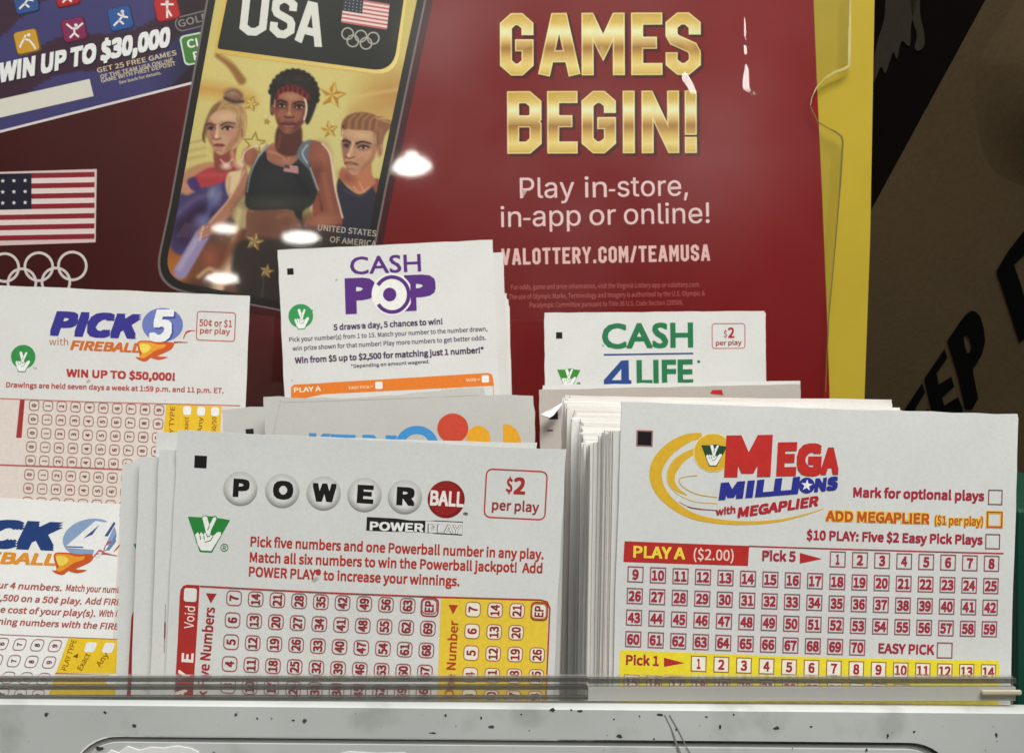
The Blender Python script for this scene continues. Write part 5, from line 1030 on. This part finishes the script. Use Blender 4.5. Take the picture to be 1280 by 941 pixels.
# ---------------------------------------------------------------- back right: green logo
D = .375; c4 = Sheet(D, (680.5, 391), -.45, .0006, -.0002); c4.paper('play_slip', 275, hpx(D), PAPER_W, 'white slip with green lettering over a blue digit, in the back row at right')
lg = c4.part('logo'); GG, NB = (40, 118, 76), (44, 72, 134); z4 = lambda a, b: (640 + a / 4, 370 + b / 4)
lg.text('CASH', z4(450, 265), z4(905, 258), 31.5, GG, 2, .035, font='geo'); lg.stroke([z4(458, 294), z4(905, 287)], 2.2, NB, 2, step=14)
lg.poly([z4(458, 448), z4(458, 420), z4(545, 322), z4(582, 320), z4(584, 420), z4(596, 420), z4(596, 447), z4(584, 447), z4(500, 448)], NB, 2, [list(reversed([z4(498, 420), z4(545, 420), z4(545, 365)]))]); lg.text('LIFE', z4(622, 446), z4(905, 442), 31.5, GG, 2, .045, font='geo'); lg.ell(*z4(932, 328), 2, 2, GG, 2, 12); lg.build()
p = c4.part('price_box'); p.rbox(*z4(1082, 200), 42.5, 32, 4, (186, 100, 100), 2, 1.2); p.text('$', z4(1058, 205), z4(1074, 205), 8, RED, 3, .02); p.text('2', z4(1080, 210), z4(1112, 209), 13, RED, 3, .04); p.text('per play', z4(1018, 247), z4(1148, 244), 6, DRED, 3, .03); p.build()
p = c4.part('hand_emblem'); mascot(p, *z4(226, 360), 29, (58, 138, 48)); p.ell(*z4(333, 440), 2.4, 2.4, (80, 130, 80), 3, 14); p.build(); p = c4.part('corner_mark'); p.rbox(*z4(236, 197), 7.8, 8.2, 0, (26, 30, 26), 2); p.build(); foot(D, 391)
for k in range(2): dD = D + .0014 + k * .0016; s_ = Sheet(dD, (684 + k, 393 + k * 2), -.4); s_.paper('play_slip', 274 * D / dD, hpx(dD), PAPER_S, ('white slip right behind the green lettered slip' if k == 0 else 'white slip last behind the green lettered slip'), 'play slip', 'slips behind the green lettered slip')

# ---------------------------------------------------------------- left: blue logo with a 5 and flames
D = .328; p5 = Sheet(D, (-1.7, 356.8), 2.4, .0008, -.0003); p5.paper('play_slip', 314.4, hpx(D), PAPER_W, 'white slip with purple blue lettering, a 5 on a blue ball and flames, at left'); q5 = lambda a, b: (a / 4, 340 + b / 4)
def flame(p, T, L=5):
    p.poly([T(*q) for q in ((690, 350), (760, 345), (800, 352), (850, 350), (872, 358), (858, 385), (820, 405), (790, 420), (840, 425), (800, 438), (765, 432), (755, 428), (730, 446), (700, 440), (680, 425), (700, 420))], (206, 90, 44), L, smooth=True)
    p.poly([T(*q) for q in ((696, 355), (750, 352), (790, 362), (830, 362), (820, 378), (780, 392), (750, 412), (720, 430), (698, 425), (712, 405))], (236, 158, 50), L + 1, smooth=True)
    p.poly([T(*q) for q in ((700, 362), (740, 362), (755, 378), (740, 398), (712, 404))], (248, 214, 92), L + 2, smooth=True)
    p.stroke([T(*q) for q in ((870, 352), (900, 350), (940, 352))], [2.2, 1.6, .6], (186, 84, 78), L); p.stroke([T(*q) for q in ((918, 332), (935, 300), (975, 292))], [1.4, 2.2, 1], (190, 74, 66), L, smooth=True)
lg = p5.part('logo'); BL = (58, 54, 140)
lg.text('PICK', q5(250, 318), q5(705, 336), 31, BL, 3, .085, .22); lg.ell(*q5(814, 264), 25.5, 21, (110, 122, 186), 3, 40); lg.text('5', q5(752, 352), q5(880, 352), 38, (70, 74, 150), 4, .06, .2); lg.text('5', q5(745, 348), q5(872, 348), 40, (238, 238, 236), 5, .06, .2)
lg.text('with', q5(246, 364), q5(342, 366), 8.5, (176, 112, 74), 3, .005); lg.text('FIREBALL', q5(352, 389), q5(702, 404), 12, (206, 108, 44), 3, .06, .2); flame(lg, q5); lg.build()
p = p5.part('price_box'); p.rbox(*q5(1080, 272), 49, 37, 4, (178, 96, 92), 2, 1.3); p.text('50¢ or $1', q5(996, 270), q5(1160, 276), 8.5, (176, 84, 74), 3, .03); p.text('per play', q5(1000, 306), q5(1150, 312), 7, (176, 84, 74), 3, .03); p.build()
p = p5.part('hand_emblem'); p.ell(29, 446, 15.5, 15, (56, 140, 74), 2, 36); mascot(p, 14, 438, 30, (56, 140, 74), L=3); p.text('TM', (41, 461.5), (46, 461.7), 2.6, (150, 130, 110), 3, .01); p.build()
p = p5.part('instruction_text'); p.text('WIN UP TO $50,000!', q5(332, 524), q5(875, 544), 10, (178, 60, 54), 3, .06); p.text('Drawings are held seven days a week at 1:59 p.m. and 11 p.m. ET.', q5(30, 576), q5(1118, 606), 6.6, (178, 82, 76), 3, .04); p.build()
p = p5.part('number_grid'); p.panel([(-4, 497.5), (300, 509.5), (291, 760), (-12, 750)], (219, 208, 200), 1, 10, 10); p.stroke([(-2, 498), (120, 502.4), (300, 507)], 1.3, (190, 110, 104), 3, step=10); p.poly([(25, 499), (31, 499), (27, 547), (20, 547)], (160, 54, 56), 3)
p.panel([(208, 505), (277, 508), (271, 612), (197, 612)], (230, 188, 50), 2, 6, 6); p.stroke([(-2, 581), (80, 583.5), (190, 588)], 2, (176, 92, 92), 3, step=8)
grid(p, 42.8, 506.5, (17.35, .65), (-1.15, 17.2), 10, 5, lambda c, r: str(c), (13, 13.5), 4, -90, 6, (156, 108, 98), (128, 64, 60), None, 3, 1.1); grid(p, 36.8, 592.8, (17.35, .65), (-1.15, 17.2), 10, 4, lambda c, r: str(c), (13, 13.5), 4, -90, 6, (156, 108, 98), (128, 64, 60), None, 3, 1.1)
for k, t in enumerate(('Exact', 'Any', '50/50')): p.rbox(234 + k * 17.4, 513 + k * .7, 10, 11, 3, (246, 244, 238), 4); p.text(t, (235 + k * 17.4, 541), (236 + k * 17.4, 521), 5.5, (150, 92, 40), 4, .02)
p.text('PLAY TYPE', (216, 560), (219, 508), 6, (160, 96, 36), 4, .02); p.build(); foot(D, 357)
s_ = Sheet(D + .002, (-4, 358.5), 2.4); s_.paper('play_slip', 312, hpx(D), PAPER_S, 'white slip hidden right behind the slip with the 5 and flames')
# ---------------------------------------------------------------- far left front: blue logo with a 4
D = .275; p4 = Sheet(D, (-224, 609.5), 3.2, .0004, -.0003, .97); p4.paper('play_slip', 375, hpx(D), paper_mat('bright_white_paper', (.90, .90, .88)), 'bright white slip with a 4 on a pale blue ball and flames, lower left'); z2 = lambda a, b: (20 + a / 5.225, 620 + b / 5.225)
lg = p4.part('logo'); B4 = (38, 66, 124)
lg.text('PICK', (-90, 681), (78, 688.4), 36, B4, 3, .085, .25); lg.ell(*z2(482, 268), 34, 23, (140, 166, 200), 3, 44, -.22); lg.poly([z2(*q) for q in ((330, 322), (520, 160), (580, 170), (650, 150), (640, 200), (585, 318), (615, 322), (608, 350), (572, 352), (545, 395), (500, 390), (512, 350), (330, 335))], (244, 244, 242), 5); lg.poly([z2(*q) for q in ((440, 275), (545, 185), (500, 250))], (66, 92, 140), 6); lg.poly([z2(*q) for q in ((578, 260), (640, 165), (650, 178), (600, 262))], (66, 92, 140), 6); lg.stroke([z2(330, 328), z2(440, 332)], 1.6, (66, 92, 140), 6); lg.poly([z2(*q) for q in ((585, 352), (610, 350), (650, 300), (655, 250), (648, 250), (620, 300))], (110, 140, 182), 6)
lg.text('FIREBALL', (-62, 702), (70, 706.6), 15, (230, 150, 50), 3, .055, .22)
T4 = lambda a, b: z2(265 + (a - 700) * 1.42, 375 + (b - 350) * 1.42); flame(lg, T4); lg.stroke([z2(512, 392), z2(545, 355), z2(585, 372), z2(660, 388)], [1.4, 2.4, 2, 1], (190, 100, 108), 6, smooth=True); lg.stroke([z2(640, 360), z2(678, 318)], [1, 2.2], (186, 96, 92), 6); lg.build()
p = p4.part('instruction_text'); T3 = (176, 92, 84); dd = (.999, .0455)
for t, x0, y0, x1 in (('Match your 4 numbers.', -55, 732, 77), ('Match your numbers in', 82, 738, 172), ('Win $2,500 on a 50¢ play.', -36, 748.5, 102), ('Add FIREBALL', 106, 754.5, 176), ('for the cost of your play(s).', -30, 763.5, 119), ('With it', 124, 770, 150), ('match winning numbers with the FIREBALL', -60, 777, 176)):
    p.text(t, (x0, y0), (x1, y0 + (x1 - x0) * .048), 8.2, T3, 3, .035, .2)
p.build()
p = p4.part('number_grid'); p.stroke([(-200, 783), (25, 793.5), (150, 799)], 1, (150, 90, 88), 3, step=8)
p.panel([(86, 796), (170, 800), (170, 842.5), (70, 840)], (240, 202, 46), 2, 6, 6); p.panel([(69.5, 843), (170, 845.5), (170, 900), (50, 900)], (240, 202, 46), 2, 6, 6); p.stroke([(69, 841), (150, 844)], 1.4, (170, 110, 50), 4)
grid(p, 46.8 - 22 * 5, 801.2, (22.0, .9), (-7.2, 20.6), 7, 4, lambda c, r: str(c + 3), (15.5, 15.5), 5, -90, 6.5, (160, 108, 112), (130, 56, 70), None, 3, 1.1, shear=.3)
for k, t in enumerate(('Exact', 'Any')): p.rbox(113 + k * 22.5, 808.5 + k, 13, 13, 3, (250, 248, 240), 4, 0, .3); p.text(t, (106 + k * 23 - 4, 838 - k * 4), (113 + k * 23, 818), 7, (150, 100, 40), 4, .02)
p.text('PLAY TYPE', (83, 838), (96, 800), 6.5, (160, 110, 40), 4, .02); p.poly([(91, 820), (98, 816), (97, 822)], (120, 84, 40), 4); p.rbox(142, 849, 16, 13, 3, (248, 246, 240), 4, 0, .3); p.build(); foot(D, 609)

# steps inside the tray that carry each pocket's slips
for (d0, d1, zt) in ((.2105, .242, -.1800), (.243, .262, -.181), (.27, .285, -.2012), (.303, .3135, -.178), (.3137, .324, -.1755), (.326, .334, -.1421), (.373, .40, -.1245)):
    pass
for i, (x0, x1, d0, d1, zt) in enumerate(((-.075, .06, .2105, .245, None), (-.14, -.055, .27, .285, None), (-.10, .062, .3035, .3135, None), (.06, .16, .313, .325, None), (-.11, -.02, .3265, .336, None), (-.02, .085, .3795, .395, None), (.0852, .17, .373, .3795, None))):
    c = [z for D_, z in STEP_TOPS if d0 <= D_ <= d1]; zt = min(c) - .0003 if c else zf + .01
    if zt > zf + .001: boxes('tray_step', [(x0, x1, d0, d1, zf, zt)], METAL, rack)
boxes('tray_step', [(.0605, .1895, .2075, .2615, zf, -.1885)], METAL, rack)
boxes('tray_step', [(-.1395, .1895, .403, .4175, zf, -(880 - CY) * .4085 / F)], METAL, rack)

# ------------------------------------------------------------------ ceiling lamps (seen mirrored in the poster's cover)
def lampmat(name, e):
    m = bpy.data.materials.new(name); m.use_nodes = True; t = m.node_tree; t.nodes.clear(); em = N(t, 'ShaderNodeEmission'); em.inputs[0].default_value = (1, .97, .9, 1); em.inputs[1].default_value = e; o = N(t, 'ShaderNodeOutputMaterial'); t.links.new(em.outputs[0], o.inputs[0]); return m
LAMP = lampmat('lit_lamp', 34); SHADE = plain('lamp_shade_white', (.7, .7, .68), .5)
LB = ['white dome ceiling lamp nearest the rack', 'flat round ceiling lamp in the middle', 'flat round ceiling lamp at the left', 'flat round ceiling lamp farthest away']
for i, (px, py, wpx) in enumerate(((515, 212, 48), (376, 297, 45), (281, 286, 30), (278, 348, 40))):
    P = rackpt(px, py, D_S); d = Vector(refl(px, py)); wd_ = RW.to_3x3() @ d; hgt = 1.25; L = hgt / wd_.normalized().z; c = RW @ (P + d.normalized() * L); rad_ = wpx * (L + .41) / F / 2
    if i == 0:
        for cpts in CREASES: crease(cpts, RW.inverted() @ c)
    lm = bpy.data.objects.new('ceiling_lamp', None); COL.objects.link(lm); lm.location = c; prop(lm, LB[i], 'ceiling lamp', 'ceiling lamps')
    n = 28; prof = [(0, -.02), (.7, -.015), (1, 0)] if i else [(0, -.02), (.8, -.01), (1, .12), (.75, .42), (.32, .6), (.3, .85), (0, .95)]
    V, Q = [], []
    for r, z in prof:
        for j in range(n): a = 2 * math.pi * j / n; V.append((rad_ * r * math.cos(a), rad_ * r * math.sin(a), rad_ * z))
    for k in range(len(prof) - 1):
        for j in range(n): Q.append((k * n + j, k * n + (j + 1) % n, (k + 1) * n + (j + 1) % n, (k + 1) * n + j))
    link_mesh('diffuser', V, Q, LAMP, lm)
    V, Q = [], []
    for r, z in ((1.0, .01), (1.12, .01), (1.12, .25), (.9, .5)) if i else ((.05, .96), (.05, 1.2), (.2, 1.2), (.2, 1.3)):
        for j in range(n): a = 2 * math.pi * j / n; V.append((rad_ * r * math.cos(a), rad_ * r * math.sin(a), rad_ * z))
    for k in range(3):
        for j in range(n): Q.append((k * n + j, k * n + (j + 1) % n, (k + 1) * n + (j + 1) % n, (k + 1) * n + j))
    link_mesh('housing', V, Q, SHADE, lm)
